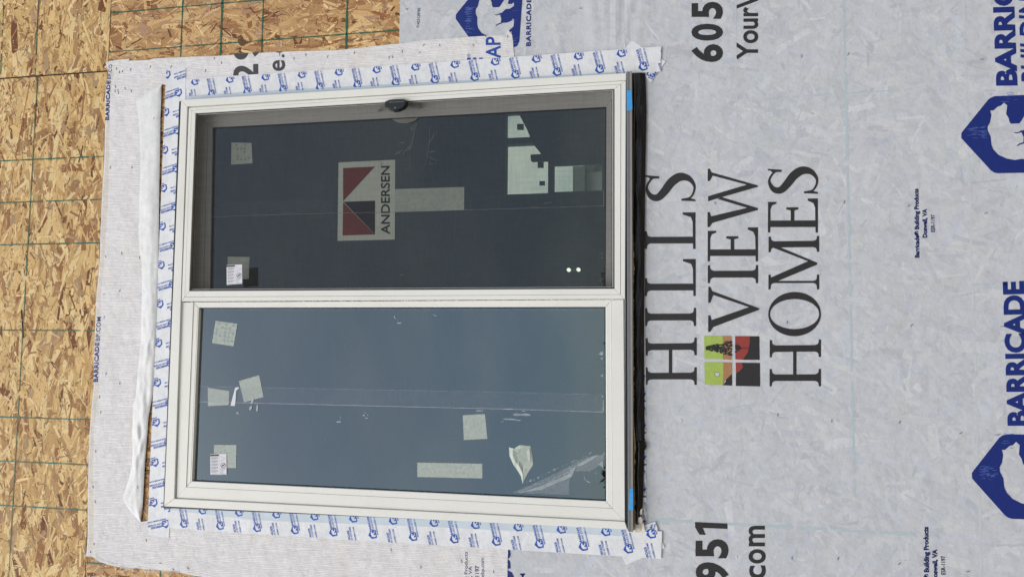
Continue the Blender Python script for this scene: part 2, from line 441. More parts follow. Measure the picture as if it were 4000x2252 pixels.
# window opening in wall coordinates
WO = [W(716, 402), W(2438, 300), W(2440, 2048), W(660, 1962)]
ox0 = max(WO[2].x, WO[3].x); ox1 = min(WO[0].x, WO[1].x)
oz1 = min(WO[0].z, WO[3].z); oz0 = max(WO[1].z, WO[2].z)
HOLE = (ox0, ox1, oz0, oz1)
ZJ = W(429, 130).z            # horizontal joint between the two rows of boards
UJ = (W(0, 308).x + W(419, 279).x) / 2
XL, XR, ZT = -2.9, 3.3, 5.35

house = empty('house', (0, 0, 0))
tag(house, 'house wall of bare strand board round a mulled window, dark unfinished room behind', 'house')
# framing behind the boards, four blocks round the opening
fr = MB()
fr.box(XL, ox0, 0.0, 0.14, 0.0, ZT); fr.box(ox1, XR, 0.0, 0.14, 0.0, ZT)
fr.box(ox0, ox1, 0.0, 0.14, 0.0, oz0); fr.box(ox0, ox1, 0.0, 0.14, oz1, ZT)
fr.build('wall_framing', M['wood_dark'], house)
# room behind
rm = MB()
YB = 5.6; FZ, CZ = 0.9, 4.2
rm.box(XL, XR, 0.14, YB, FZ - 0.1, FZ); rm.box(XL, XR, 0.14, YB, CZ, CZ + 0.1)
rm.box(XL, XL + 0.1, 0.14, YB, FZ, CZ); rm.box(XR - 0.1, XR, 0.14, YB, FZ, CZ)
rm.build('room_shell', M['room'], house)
def far(x, y, yy=YB): return W(x, y, -yy)
ops = []
for (x0, x1, y0, y1) in ((1973, 2092, 438, 537), (1973, 2141, 559, 757), (2159, 2352, 637, 747)):
    a, b = far(x0, y1), far(x1, y0)
    c_, d_ = far(x0, y0), far(x1, y1)
    ops.append(((a.x + d_.x) / 2, (b.x + c_.x) / 2, (b.z + d_.z) / 2, (a.z + c_.z) / 2))
fw = MB()
us = sorted({XL, XR, *[o_[0] for o_ in ops], *[o_[1] for o_ in ops]})
zs = sorted({FZ, CZ, *[o_[2] for o_ in ops], *[o_[3] for o_ in ops]})
for i in range(len(us) - 1):
    for j in range(len(zs) - 1):
        cx, cz = (us[i] + us[i + 1]) / 2, (zs[j] + zs[j + 1]) / 2
        if any(a < cx < b and c_ < cz < d_ for a, b, c_, d_ in ops): continue
        fw.box(us[i], us[i + 1], YB, YB + 0.14, zs[j], zs[j + 1])
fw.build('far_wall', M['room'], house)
for a, b, c_, d_ in ops:
    g = MB(); g.face([(a, YB + 0.07, c_), (b, YB + 0.07, c_), (b, YB + 0.07, d_), (a, YB + 0.07, d_)])
    go = g.build('far_window_pane', M['glass_far'], house)
for (x0, x1, y0, y1) in ((2100, 2124, 632, 656), (2107, 2129, 707, 725), (2020, 2046, 484, 508)):
    g = MB(); g.prism([far(x0, y0, YB + .04), far(x1, y0, YB + .04), far(x1, y1, YB + .04), far(x0, y1, YB + .04)],
                      [far(x0, y0, YB + .05), far(x1, y0, YB + .05), far(x1, y1, YB + .05), far(x0, y1, YB + .05)])
    g.build('window_sticker', M['dark_gap'], house)
st = MB()
pl = TP(2, 0, [(60, 1130), (940, 1080), (940, 1640), (385, 1660), (270, 1520), (205, 1440), (150, 1300)])
st.prism([far(x, y, 5.2) for x, y in pl], [far(x, y, 5.2) + Vector((0, .06, 0)) for x, y in pl])
so = st.build('stair_stringer', M['room'], house)
st = MB(); pl = TP(2, 1, [(185, 105), (360, 95), (360, 160), (190, 165)])
st.prism([far(x, y, 5.0) for x, y in pl], [far(x, y, 5.0) + Vector((0, .08, 0)) for x, y in pl])
st.build('newel_post', M['room'], house)

# boards: upper row (strands run along the wall), lower row
ring = [W(*q) for q in ((960, 600), (2380, 600))]
def not_in_window(u, z): return not (ox0 + 0.05 < u < ox1 - 0.05 and oz0 + .05 < z < oz1 - 0.10)
def panel(rect, ang, pal, n1, n2, n3, keep=None, sd=0.32):
    mb = MB()
    u0, u1, z0, z1 = rect
    mb.face([(u0, -0.0002, z0), (u1, -0.0002, z0), (u1, -0.0002, z1), (u0, -0.0002, z1)], 0, S(150, 110, 70), [(0, 0)] * 4)
    flake_field(mb, rect, n1, ang, sd, pal, 0.06, 0.21, 0.013, 0.046, 0.0002, 0.0014, keep=keep, edge_shade=.6)
    flake_field(mb, rect, n2, ang, 0.55, pal + SLIV[:4], 0.025, 0.10, 0.004, 0.015, 0.0002, 0.0018, keep=keep, edge_shade=.3)
    flake_field(mb, rect, n3, ang, 0.8, SLIV, 0.006, 0.04, 0.0008, 0.0036, 0.0002, 0.0020, keep=keep, jit=.15)
    flake_field(mb, rect, n3 // 2, ang, 1.5, SPOT, 0.002, 0.007, 0.0010, 0.0034, 0.0002, 0.00208, keep=keep, jit=.2)
    return mb
g_ = 0.0016
def ribbon(mb, a, b, wd, d, m=0, wob=0.0008, seg=0.02, gaps=0.0):
    """a drawn line between two wall points, broken and uneven like marker"""
    a, b = Vector(a), Vector(b); n = max(2, int((b - a).length / seg)); t = (b - a).normalized(); q = Vector((-t.z, 0, t.x))
    pr = None
    for i in range(n + 1):
        c = a + (b - a) * i / n + q * random.uniform(-wob, wob) * 0.5
        h = wd / 2 * random.uniform(0.55, 1.2)
        cur = (Vector((c.x + q.x * h, -d, c.z + q.z * h)), Vector((c.x - q.x * h, -d, c.z - q.z * h)))
        if pr and random.random() > gaps: mb.face([pr[0], cur[0], cur[1], pr[1]], m, (1, 1, 1), [(0, 0)] * 4)
        pr = cur
upper = [(XL, UJ - g_, ZJ + g_, ZT), (UJ + g_, XR, ZJ + g_, ZT)]
S8 = 0.2032
for k, rc in enumerate(upper):
    area = (rc[1] - rc[0]) * (rc[3] - rc[2])
    mb = panel(rc, 0.0 if True else 1.5, OSB, int(area * 2000), int(area * 750), int(area * 2100))
    if k == 0:
        for s_ in (2, 3, 4, 6, 8, 9, 10, 12, 14, 15, 16):
            ribbon(mb, (UJ - s_ * S8, 0, rc[2]), (UJ - s_ * S8, 0, rc[3]), 0.0062, 0.0023, 1, gaps=0.03)
        for (xa, ya, xb, yb) in ((147, 20, 25, 2240),):
            pa, pb = W(xa, 320), W(xb, yb); ribbon(mb, (rc[1], 0, pa.z), (rc[0], 0, pb.z), 0.0045, 0.0024, 1, gaps=0.06)
        pa, pb = W(119, 310), W(0, 944); ribbon(mb, pa, pb, 0.0022, 0.0025, 2, gaps=0.1)
        ribbon(mb, W(85, 1210), W(92, 1320), 0.006, 0.0026, 3)
    else:
        pa, pb = W(147, 5), W(137, 305); ribbon(mb, (rc[1], 0, pa.z), (rc[0], 0, pb.z), 0.0045, 0.0024, 1, gaps=0.06)
        ribbon(mb, W(17, -40), W(3, 290), 0.0045, 0.00241, 1, gaps=0.06)
        pa, pb = W(159, -20), W(119, 306); ribbon(mb, pa, pb, 0.0022, 0.0025, 2, gaps=0.1)
        for s_ in (2, 3, 4): ribbon(mb, (UJ + s_ * S8, 0, rc[2]), (UJ + s_ * S8, 0, rc[3]), 0.0062, 0.0023, 1, gaps=0.03)
    mb.build('strand_board', [M['osb'], M['green_line'], M['red_line'], M['dark_gap']], house)
ZB = W(2300, 100).z
low = (XL, XR, ZB, ZJ - g_)
def near_gap(u, z):
    if W(1650, 240).x < u and z > ZB: return True
    if z > W(820, 1100).z - 0.0 and z < ZJ: return True
    return u < W(700, 2110).x and z > W(900, 2200).z
area = (low[1] - low[0]) * (low[3] - low[2])
mb = panel(low, math.pi / 2, OSB2, int(area * 2000), int(area * 750), int(area * 2100), keep=near_gap, sd=0.5)
mb.f = mb.f[1:]; mb.m = mb.m[1:]; mb.c = mb.c[1:]; mb.uv = mb.uv[1:]
for q in ((XL, ox0 + .001), (ox1 - .001, XR)):
    mb.face([(q[0], -.0002, ZB), (q[1], -.0002, ZB), (q[1], -.0002, low[3]), (q[0], -.0002, low[3])], 0, S(150, 110, 70), [(0, 0)] * 4)
mb.face([(ox0 + .001, -.0002, oz1), (ox1 - .001, -.0002, oz1), (ox1 - .001, -.0002, low[3]), (ox0 + .001, -.0002, low[3])], 0, S(150, 110, 70), [(0, 0)] * 4)
for yN in ((433, 204), (433, 52)):
    ribbon(mb, (W(*yN).x, 0, low[3]), (W(*yN).x, 0, ZB), 0.0062, 0.0023, 1, gaps=0.03)
for xx, yy, wd in ((711, 100, .006), (866, 100, .009), (1026, 100, .006), (1355, 100, .010)):
    ribbon(mb, (W(xx, yy).x + .9, 0, W(xx, yy).z), (ox1 + .01, 0, W(xx, yy).z), wd, 0.0023, 1, gaps=0.02)
for xx, yy, dx in ((637, 572, 1), (631, 741, 1), (625, 912, 1), (592, 1614, 1), (578, 1794, 1)):
    pz = W(xx, yy); ribbon(mb, (pz.x, 0, pz.z + .06), (pz.x, 0, pz.z - .06), .006, .0024, 1)
for xx, yy in ((637, 518), (575, 1836)):
    pz = W(xx, yy); ribbon(mb, (pz.x, 0, pz.z + .06), (pz.x, 0, pz.z - .06), .0045, .0025, 2)
pz = W(345, 2196); ribbon(mb, (pz.x, 0, low[3]), (pz.x, 0, pz.z - .09), .006, .0023, 1)
pz = W(627, 2240); ribbon(mb, (pz.x + .03, 0, pz.z), (pz.x - .2, 0, pz.z), .007, .0023, 1)
mb.build('strand_board', [M['osb'], M['green_line'], M['dark_gap']], house)
# black gap between the upper boards, and the paler edge of the board at the joint
mb = MB(); mb.box(UJ - g_ - .0012, UJ + g_ + .0012, -0.0024, -0.0021, ZJ, ZT); mb.build('board_joint', M['dark_gap'], house)
mb = MB(); mb.box(XL, XR, -0.0008, 0.0, ZJ - g_, ZJ + g_); mb.build('board_joint', M['dark_gap'], house)

# ------------------------------------------------------------------ print helpers
class Print(MB):
    """ink laid on a sheet at depth d; every stroke sits a hair above the last"""
    def __init__(s, d): super().__init__(); s.d = d
    def nd(s): s.d += 0.000006; return s.d
_tc = {}
def text_mesh(body, bold=0.0, shear=0.0, space=1.0):
    k = (body, bold, shear, space)
    if k not in _tc:
        cu = bpy.data.curves.new('t', 'FONT'); cu.body = body; cu.offset = bold; cu.shear = shear; cu.space_character = space
        cu.resolution_u = 4; cu.fill_mode = 'FRONT'; cu.dimensions = '2D'
        ob = bpy.data.objects.new('t', cu)
        me = bpy.data.meshes.new_from_object(ob)
        vs = [(v.co.x, v.co.y) for v in me.vertices]; fs = [tuple(p_.vertices) for p_ in me.polygons]
        bpy.data.objects.remove(ob); bpy.data.curves.remove(cu); bpy.data.meshes.remove(me)
        _tc[k] = (vs, fs)
    return _tc[k]
def CAPH(bold=0.0):
    vs, _ = text_mesh('H', bold); return min(v[1] for v in vs), max(v[1] for v in vs)
def put(pr, vs, fs, box, P0, EX, EZ, m=0):
    """map the rectangle box=(x0,x1,y0,y1) of the drawing onto the parallelogram P0 + EX, EZ"""
    x0, x1, y0, y1 = box; d = pr.nd(); o_ = []
    for x, y in vs:
        q = P0 + EX * ((x - x0) / (x1 - x0)) + EZ * ((y - y0) / (y1 - y0)); o_.append((q.x, -d, q.z))
    pr.tris(o_, fs, m)
def text(pr, body, p0, p1, p2, m=0, bold=0.0, shear=0.0, fit=False, space=1.0):
    """p0 baseline start, p1 baseline end, p2 cap top above the start (photo pixels)"""
    vs, fs = text_mesh(body, bold, shear, space)
    xs = [v[0] for v in vs]; ys = [v[1] for v in vs]
    y0, y1 = (min(ys), max(ys)) if fit else CAPH(bold)
    A, B, C = W(*p0), W(*p1), W(*p2)
    put(pr, vs, fs, (min(xs), max(xs), y0, y1), A, B - A, C - A, m)
# serif capitals, cap height 1
def _stem(xc, h=.064, y0=0., y1=1., sw=.17, t=.042, br=.075, s0=True, s1=True):
    pts = []
    def side(sg):
        r = []
        if s0:
            r += [(xc + sg * sw, y0), (xc + sg * sw, y0 + t), (xc + sg * (h + br * .55), y0 + t + .008), (xc + sg * (h + .016), y0 + t + br * .35), (xc + sg * h, y0 + t + br)]
        else: r += [(xc + sg * h, y0)]
        if s1:
            r += [(xc + sg * h, y1 - t - br), (xc + sg * (h + .016), y1 - t - br * .35), (xc + sg * (h + br * .55), y1 - t - .008), (xc + sg * sw, y1 - t), (xc + sg * sw, y1)]
        else: r += [(xc + sg * h, y1)]
        return r
    return side(-1)[::-1] + side(1)
def _q(*p): return list(p)
def _ell(cx, cy, rx, ry, n=40): return [(cx + rx * math.cos(i * 2 * math.pi / n), cy + ry * math.sin(i * 2 * math.pi / n)) for i in range(n)]
def _stroke(pts, n=6):
    """smooth stroke through x, y, half width"""
    P = []
    for i in range(len(pts) - 1):
        a = pts[max(0, i - 1)]; b = pts[i]; c_ = pts[i + 1]; d_ = pts[min(len(pts) - 1, i + 2)]
        for k in range(n):
            t = k / n
            P.append(tuple(0.5 * ((2 * b[j]) + (-a[j] + c_[j]) * t + (2 * a[j] - 5 * b[j] + 4 * c_[j] - d_[j]) * t * t + (-a[j] + 3 * b[j] - 3 * c_[j] + d_[j]) * t ** 3) for j in range(3)))
    P.append(pts[-1]); Lf, Rt = [], []
    for i, q in enumerate(P):
        a, b = P[max(0, i - 1)], P[min(len(P) - 1, i + 1)]
        tx, ty = b[0] - a[0], b[1] - a[1]; l = math.hypot(tx, ty) or 1; nx, ny = -ty / l, tx / l
        Lf.append((q[0] + nx * q[2], q[1] + ny * q[2])); Rt.append((q[0] - nx * q[2], q[1] - ny * q[2]))
    return Lf + Rt[::-1]
SERIF = {
 'H': (.95, [[_stem(.19)], [_stem(.76)], [_q((.25, .475), (.70, .475), (.70, .54), (.25, .54))]]),
 'I': (.36, [[_stem(.18)]]),
 'L': (.72, [[_stem(.19, s0=False)], [_q((.02, 0), (.72, 0), (.72, .25), (.68, .25), (.63, .09), (.54, .055), (.24, .05), (.02, .045))]]),
 'E': (.68, [[_stem(.19, s0=False, s1=False)], [_q((.02, 0), (.68, 0), (.68, .20), (.64, .20), (.59, .09), (.50, .055), (.24, .05), (.02, .045))],
             [_q((.02, 1), (.62, 1), (.62, .83), (.585, .83), (.55, .92), (.47, .95), (.24, .95), (.02, .955))],
             [_q((.24, .47), (.45, .47), (.47, .39), (.51, .39), (.51, .63), (.47, .63), (.45, .54), (.24, .54))]]),
 'V': (.93, [[_q((.0, 1), (.34, 1), (.34, .96), (.245, .93), (.505, .20), (.48, .0), (.45, .0), (.10, .90), (.0, .96))],
             [_q((.60, 1), (.93, 1), (.93, .96), (.84, .92), (.48, .0), (.47, .10), (.76, .90), (.60, .96))]]),
 'W': (1.25, [[_q((.0, 1), (.32, 1), (.32, .96), (.23, .93), (.41, .20), (.385, .0), (.36, .0), (.09, .90), (.0, .96))],
              [_q((.385, .0), (.385, .14), (.60, .80), (.64, .72), (.40, .0))],
              [_q((.55, .99), (.66, .99), (.905, .20), (.875, .0), (.85, .0), (.60, .84))],
              [_q((.985, 1), (1.25, 1), (1.25, .96), (1.17, .92), (.88, .0), (.87, .12), (1.10, .90), (.985, .96))]]),
 'M': (1.08, [[_stem(.15, .022, sw=.15)], [_stem(.92, .064, sw=.16)], [_q((.02, 1), (.22, 1), (.57, .22), (.54, .04), (.50, .04), (.12, .93))],
              [_q((.51, .04), (.54, .14), (.86, .93), (.93, .93), (.54, .04))]]),
 'O': (.87, [[_ell(.435, .5, .435, .515), _ell(.435, .5, .295, .48)]]),
 'S': (.56, [[_stroke([(.475, .74, .012), (.44, .87, .018), (.28, .965, .024), (.12, .885, .05), (.095, .745, .066), (.21, .615, .078), (.38, .475, .084), (.475, .31, .078), (.44, .13, .05), (.29, .025, .024), (.11, .09, .018), (.045, .26, .012)])],
             [_q((.45, .72), (.49, .72), (.51, 1.0), (.48, .99), (.47, .93), (.44, .91))], [_q((.025, .0), (.06, .02), (.075, .09), (.10, .11), (.07, .28), (.035, .28))]]),
}
def serif(pr, ch, xcap, xbase, yb, yt, m=0):
    wd, parts = SERIF[ch]
    A = W(xbase, yb); B = W(xbase, yt); C = W(xcap, yb)
    for loops in parts:
        vs = [q for lp in loops for q in lp]
        fs = tessellate_polygon([[Vector((x, y, 0)) for x, y in lp] for lp in loops])
        put(pr, vs, fs, (0, wd, 0, 1), A, B - A, C - A, m)
BEAR_OUT = [(0, -.03), (.0, .03), (.02, .06), (.34, .46), (.38, .49), (.42, .5), (.93, .5), (1.0, .47), (1.03, .40), (1.03, -.40), (1.0, -.47), (.93, -.5), (.40, -.5), (.35, -.48), (.32, -.455), (.02, -.06)]
BEAR = [(.542, -.373), (.505, -.412), (.468, -.373), (.431, -.362), (.381, -.316), (.344, -.313), (.356, -.253), (.339, -.161), (.310, -.106), (.312, -.05),
        (.344, .023), (.35, .124), (.371, .189), (.431, .263), (.523, .313), (.616, .334), (.70, .322), (.80, .335), (.87, .36), (.905, .33), (.90, .24), (.868, .262), (.857, .231), (.923, .168),
        (.927, .074), (.908, .043), (.88, .082), (.822, .106), (.72, .114), (.724, .043), (.697, -.029), (.74, -.06), (.782, -.105), (.845, -.106),
        (.909, -.152), (.90, -.211), (.868, -.178), (.81, -.186), (.822, -.27), (.86, -.31), (.93, -.34), (.935, -.40), (.86, -.405), (.78, -.34), (.733, -.226),
        (.703, -.17), (.676, -.135), (.579, -.135), (.565, -.16), (.556, -.207), (.528, -.263)]
def bear(pr, apex, A, B, m=0):
    """A runs apex to base, B across; both for a shield one unit wide"""
    vs = BEAR_OUT + BEAR
    fs = tessellate_polygon([[Vector((x, y, 0)) for x, y in BEAR_OUT], [Vector((x, y, 0)) for x, y in BEAR]])
    d = pr.nd()
    pr.tris([(apex.x + A.x * a + B.x * b, -d, apex.z + A.z * a + B.z * b) for a, b in vs], fs, m)
    d = pr.nd()
    for q in ([(.615, -.022), (.66, -.022), (.71, -.05), (.70, -.02), (.65, -.008), (.62, -.014)], [(.642, .15), (.67, .125), (.73, .105), (.73, .125), (.68, .137), (.65, .158)]):
        pr.face([(apex.x + A.x * a + B.x * b, -d, apex.z + A.z * a + B.z * b) for a, b in q], m)
def bear_px(pr, ap, bs, m=0, asp=1.0):
    """ap, bs: photo pixels of the apex and of the middle of the base"""
    P, Q = W(*ap), W(*bs); A = (Q - P) / 1.03
    B = Vector((A.z, 0, -A.x)) * asp      # quarter turn: across the shield, towards the wall's left
    bear(pr, P, A, B, m)

# ------------------------------------------------------------------ main house wrap sheet
wr = MB()
WZ1 = W(1562, 90).z; wx0 = XL; wx1 = XR
WB = tuple(v * 1.23 for v in S(187, 190, 194))
WP = [tuple(a_ * b_ for a_, b_ in zip(WB, q)) for q in ((1, 1, 1), (1, 1, 1), (1, 1, 1), (1.03, 1.025, .99), (.955, .98, 1.01), (.985, .975, 1.0), (.94, .955, .965), (.97, 1.0, .985), (1.045, 1.045, 1.04), (1.05, 1.04, 1.01), (.935, .955, .995))]
DW = 0.004
zb0 = 0.32
def rect(mb, u0, u1, z0, z1, d, c, st=.02):
    nu, nz_ = max(1, int((u1 - u0) / st)), max(1, int((z1 - z0) / st)); us_ = [u0 + (u1 - u0) * i / nu for i in range(nu + 1)]; zs_ = [z0 + (z1 - z0) * i / nz_ for i in range(nz_ + 1)]
    for i in range(nu):
        for j in range(nz_): mb.face([(us_[i], -d, zs_[j]), (us_[i + 1], -d, zs_[j]), (us_[i + 1], -d, zs_[j + 1]), (us_[i], -d, zs_[j + 1])], 0, c, [(0, 0)] * 4)
FOLDS = [(W(x, 60).z, W(2300, ya).x, w_, a_, sl) for x, ya, w_, a_, sl in ((2335, 215, .030, .004, .10), (2372, 215, .022, .004, .05), (2405, 215, .022, .006, -.02), (2436, 215, .018, .004, -.12), (2475, 230, .030, .004, -.20))]
def fold(u, z):
    d = 0.0
    for zc, u0_, w_, a_, sl in FOLDS:
        if u > u0_: d += a_ * math.exp(-((z - zc - sl * (u - u0_)) / w_) ** 2) * min(1, (u - u0_) / .06)
    return d
rect(wr, wx0, ox0, zb0, WZ1, DW, WP[0]); rect(wr, ox1, wx1, zb0, WZ1, DW, WP[0], .012); rect(wr, ox0, ox1, zb0, oz0, DW, WP[0])
fieldr = (wx0, wx1, zb0, WZ1)
keepw = lambda u, z: (z < oz0 + .0) or u > ox1 + .12 or u < ox0 - .12
clipb = None
def wfield(n, ang, sd, pal, *a):
    flake_field(wr, (wx0, wx1, zb0, oz0 - .001), n, ang, sd, pal, *a)
    flake_field(wr, (ox1 + .1, wx1, oz0 - .1, WZ1), n // 5, ang, sd, pal, *a, keep=lambda u, z: not (W(2500, 60).z - .02 < z < W(2300, 60).z + .08))
    flake_field(wr, (wx0, ox0 - .1, oz0 - .1, WZ1), n // 5, ang, sd, pal, *a)
wfield(6200, 1.2, 0.9, WP, 0.04, 0.16, 0.008, 0.036, DW + .00005, DW + .0004)
wfield(4200, 1.2, 1.2, WP, 0.012, 0.06, 0.002, 0.012, DW + .00005, DW + .0006)
for xx, wd, m_ in ((3309, .010, 1), (3785, .008, 2), (3082, .005, 2), (2880, .004, 2)):
    pz = W(xx, 700); ribbon(wr, (wx1, 0, pz.z + .004), (-.55 if xx < 3500 else wx0, 0, pz.z - .004), wd, DW + .0005, m_, wob=.002, gaps=.12)
pz = W(3548, 2150); ribbon(wr, (-1.02, 0, pz.z), (wx0, 0, pz.z), .007, DW + .00056, 2, gaps=.1)
for (xa, ya, xb, yb, wd, m_) in ((2540, 2026, 3600, 2086, .012, 1), (2990, 387, 3560, 350, .006, 1), (2540, 414, 2990, 385, .005, 2), (3130, 972, 4010, 960, .006, 2), (3000, 1186, 3900, 1183, .004, 2), (2540, 1608, 3700, 1642, .006, 2), (2540, 798, 3200, 778, .005, 2)):
    ribbon(wr, W(xa, ya), W(xb, yb), wd, DW + .00053, m_, wob=.002, gaps=.15)
wr.v = [(x, y - fold(x, z), z) if x > 1.15 and z > 1.4 else (x, y, z) for x, y, z in wr.v]
wrap = wr.build('house_wrap', [M['wrap'], M['ghost_line'], M['ghost_faint']])
tag(wrap, 'large pale grey printed house wrap sheet stapled below and beside the window', 'house wrap')

DP = DW + 0.0011
def wp(name, mats, fn, label=None, parent=None, d=None):
    pr = Print(DP if d is None else d); fn(pr); o_ = pr.build(name, mats, parent or wrap)
    if label: o_['label'] = label
    return o_
def hills(pr):
    X = ((2520, 2722),); f = lambda c, x0, x1, t0, t1: serif(pr, c, x0, x1, t0, t1)
    f('H', 2520.5, 2721.5, 1505.8, 1313.8); f('I', 2519.5, 2719, 1274.7, 1199.8); f('L', 2519, 2717.5, 1159.8, 1011.5); f('L', 2519, 2716.5, 976.6, 829.8); f('S', 2519.5, 2718, 792, 673.7)
    f('V', 2766, 2965, 1295.7, 1117.6); f('I', 2764.5, 2961, 1107.9, 1032.9); f('E', 2764, 2960.5, 1025, 888.4); f('W', 2763.5, 2960, 887.3, 657.4)
    f('H', 3005.5, 3206, 1511.6, 1321.3); f('O', 3003, 3203, 1312.4, 1138.8); f('M', 3001, 3199, 1129.9, 922.2); f('E', 2999, 3194, 912.5, 775.8); f('S', 2997, 3196, 762.8, 649.2)
wp('builder_lettering', M['black'], hills)
def logo(pr):
    def q(m_, c0, pts):
        d = pr.nd(); pr.face([(p_.x, -d, p_.z) for p_ in (W(*T(2, 2, *a)) for a in pts)], m_)
    q(0, 0, [(1932, 475), (2120, 476), (2120, 711), (1935, 706)]); q(1, 0, [(2120, 476), (2208, 477), (2210, 717), (2120, 711)])
    q(2, 0, [(2243, 478), (2392, 479), (2385, 600), (2365, 650), (2320, 716), (2246, 712)]); q(3, 0, [(2392, 479), (2487, 481), (2490, 717), (2316, 716), (2345, 680), (2372, 640), (2388, 560)])
    q(0, 0, [(1935, 738), (2125, 741), (2120, 970), (1938, 966)]); q(1, 0, [(2125, 741), (2212, 743), (2212, 860), (2140, 925), (2120, 970)])
    q(3, 0, [(2212, 858), (2214, 975), (2118, 972), (2150, 935), (2150, 915)])
    q(2, 0, [(2248, 744), (2310, 745), (2320, 790), (2285, 835), (2252, 848)]); q(3, 0, [(2310, 745), (2492, 748), (2495, 983), (2250, 978), (2252, 848), (2290, 830), (2322, 788)])
    pts = [T(2, 2, 2064 + 27 * math.cos(a * .42), 862 + 25 * math.sin(a * .42)) for a in range(15)]
    d = pr.nd(); pr.face([(p_.x, -d, p_.z) for p_ in (W(*a) for a in pts)], 3)
    pts = [T(2, 2, 2064 + 23 * math.cos(a * .42), 862 + 21 * math.sin(a * .42)) for a in range(15)]
    d = pr.nd(); pr.face([(p_.x, -d, p_.z) for p_ in (W(*a) for a in pts)], 4)
    # pine tree: trunk line and ragged boughs
    q(3, 0, [(1950, 596), (2205, 600), (2205, 606), (1950, 604)]); q(3, 0, [(2246, 600), (2390, 596), (2390, 603), (2246, 608)])
    rnd = random.Random(3)
    for i in range(330):
        x = rnd.uniform(1952, 2300); t = (x - 1950) / 330; h = (14 + 62 * min(1, t * 1.35) if x < 2210 else 62 * (2320 - x) / 110)
        y = 600 + rnd.uniform(-h, h)
        if 2208 < x < 2246: continue
        q(3, 0, [(x - 8, y - 4), (x + 7, y - 7), (x + 10, y + 5), (x - 5, y + 5)])
wp('builder_emblem', [M['lime'], M['orange'], M['brick'], M['black'], M['moon']], logo)
wp('phone_number', M['black'], lambda pr: [text(pr, c_, T(2, 0, xb, y0), T(2, 0, xb, y1), T(2, 0, xc, y0), bold=.035, fit=True) for c_, xc, xb, y0, y1 in (('6', 1803, 2122, 630, 450), ('0', 1803, 2122, 415, 245), ('5', 1806, 2120, 196, 25))])
wp('web_address', M['black'], lambda pr: text(pr, 'YourV', T(2, 0, 2473, 607), T(2, 0, 2473, -75), T(2, 0, 2258, 607), bold=.022))
wp('phone_number', M['black'], lambda pr: [pr.face([(q.x, -pr.d, q.z) for q in (W(*T(2, 3, *a)) for a in ((1840, 893), (2166, 908), (2166, 962), (1918, 952), (1948, 1022), (1886, 1020), (1842, 948)))])] + [text(pr, c_, T(2, 3, xb, y0), T(2, 3, xb, y1), T(2, 3, xc, y0), bold=.035, fit=True) for c_, xc, xb, y0, y1 in (('5', 1846, 2177, 1257, 1065), ('9', 1846, 2180, 1490, 1295))])
wp('web_address', M['black'], lambda pr: [text(pr, c_, T(2, 3, xb, y0), T(2, 3, xb, y1), T(2, 3, xc, y0), bold=.02, fit=True) for c_, xc, xb, y0, y1 in (('m', 2378, 2542, 1137, 930), ('o', 2378, 2552, 1310, 1165), ('c', 2384, 2552, 1465, 1328))])
def bp1(pr):
    text(pr, 'Barricade® Building Products', T(3, 1, 1520, 1143), T(3, 1, 1510, 450), T(3, 1, 1474, 1143), bold=.045)
    text(pr, 'Doswell, VA', T(3, 1, 1598, 942), T(3, 1, 1595, 652), T(3, 1, 1551, 942), bold=.045); text(pr, 'ESR-1197', T(3, 1, 1675, 885), T(3, 1, 1674, 710), T(3, 1, 1635, 885), bold=.02)
wp('maker_address', M['navy_dark'], bp1)
def bp2(pr):
    text(pr, 'Barricade® Building Products', T(3, 3, 1622, 1716), T(3, 3, 1609, 941), T(3, 3, 1570, 1716), bold=.045)
    text(pr, 'Doswell, VA', T(3, 3, 1702, 1492), T(3, 3, 1697, 1166), T(3, 3, 1652, 1492), bold=.045); text(pr, 'ESR-1197', T(3, 3, 1780, 1421), T(3, 3, 1777, 1233), T(3, 3, 1738, 1421), bold=.02)
wp('maker_address', M['navy_dark'], bp2)
wp('roll_number', M['navy_dark'], lambda pr: text(pr, '71423129783', T(1, 0, 1645, 285), T(1, 0, 1656, 86), T(1, 0, 1620, 285), bold=.01))
wp('brand_lettering', M['navy'], lambda pr: text(pr, 'BARRICADE', T(3, 0, 2506, 866), T(3, 0, 2440, -720), T(3, 0, 2290, 868), bold=.045))
wp('brand_lettering', M['navy'], lambda pr: text(pr, 'BUILDING WRAP', T(3, 0, 2760, 845), T(3, 0, 2690, -900), T(3, 0, 2545, 847), bold=.02, shear=.15))
wp('brand_lettering', M['navy'], lambda pr: text(pr, 'BARRICADE', T(3, 2, 2623, 1378), T(3, 2, 2570, -75), T(3, 2, 2405, 1378), bold=.045))
wp('brand_lettering', M['navy'], lambda pr: text(pr, '®', T(3, 1, 2408, 1425), T(3, 1, 2406, 1385), T(3, 1, 2366, 1425), bold=.01, fit=True))
def scr(pr, x0, x1, y0, y1, n, tilt=-.05):
    rnd = random.Random(int(x0 + y0))
    for i in range(n):
        x, y = rnd.uniform(x0, x1), rnd.uniform(y0, y1); l = rnd.uniform(6, 26); h = rnd.uniform(.5, 1.0); d = pr.nd(); tl = rnd.gauss(tilt, .12)
        pr.face([(q.x, -d, q.z) for q in (W(x, y - h), W(x + l, y - h + l * tl), W(x + l, y + h * .4 + l * tl), W(x, y + h))], 1)
def b1(pr): bear_px(pr, (1781.5, 67), (2036.5, 63), asp=1.0); scr(pr, 1815, 1835, 30, 130, 34); scr(pr, 1985, 2010, 15, 180, 10)
def b2(pr): bear_px(pr, (3753.4, 531), (4101, 521)); scr(pr, 3775, 3840, 498, 540, 34); scr(pr, 3860, 3960, 360, 400, 10)
def b3(pr): bear_px(pr, (3794.8, 1855), (4165, 1863)); scr(pr, 3815, 3880, 1820, 1870, 36); scr(pr, 3870, 3960, 1685, 1760, 10)
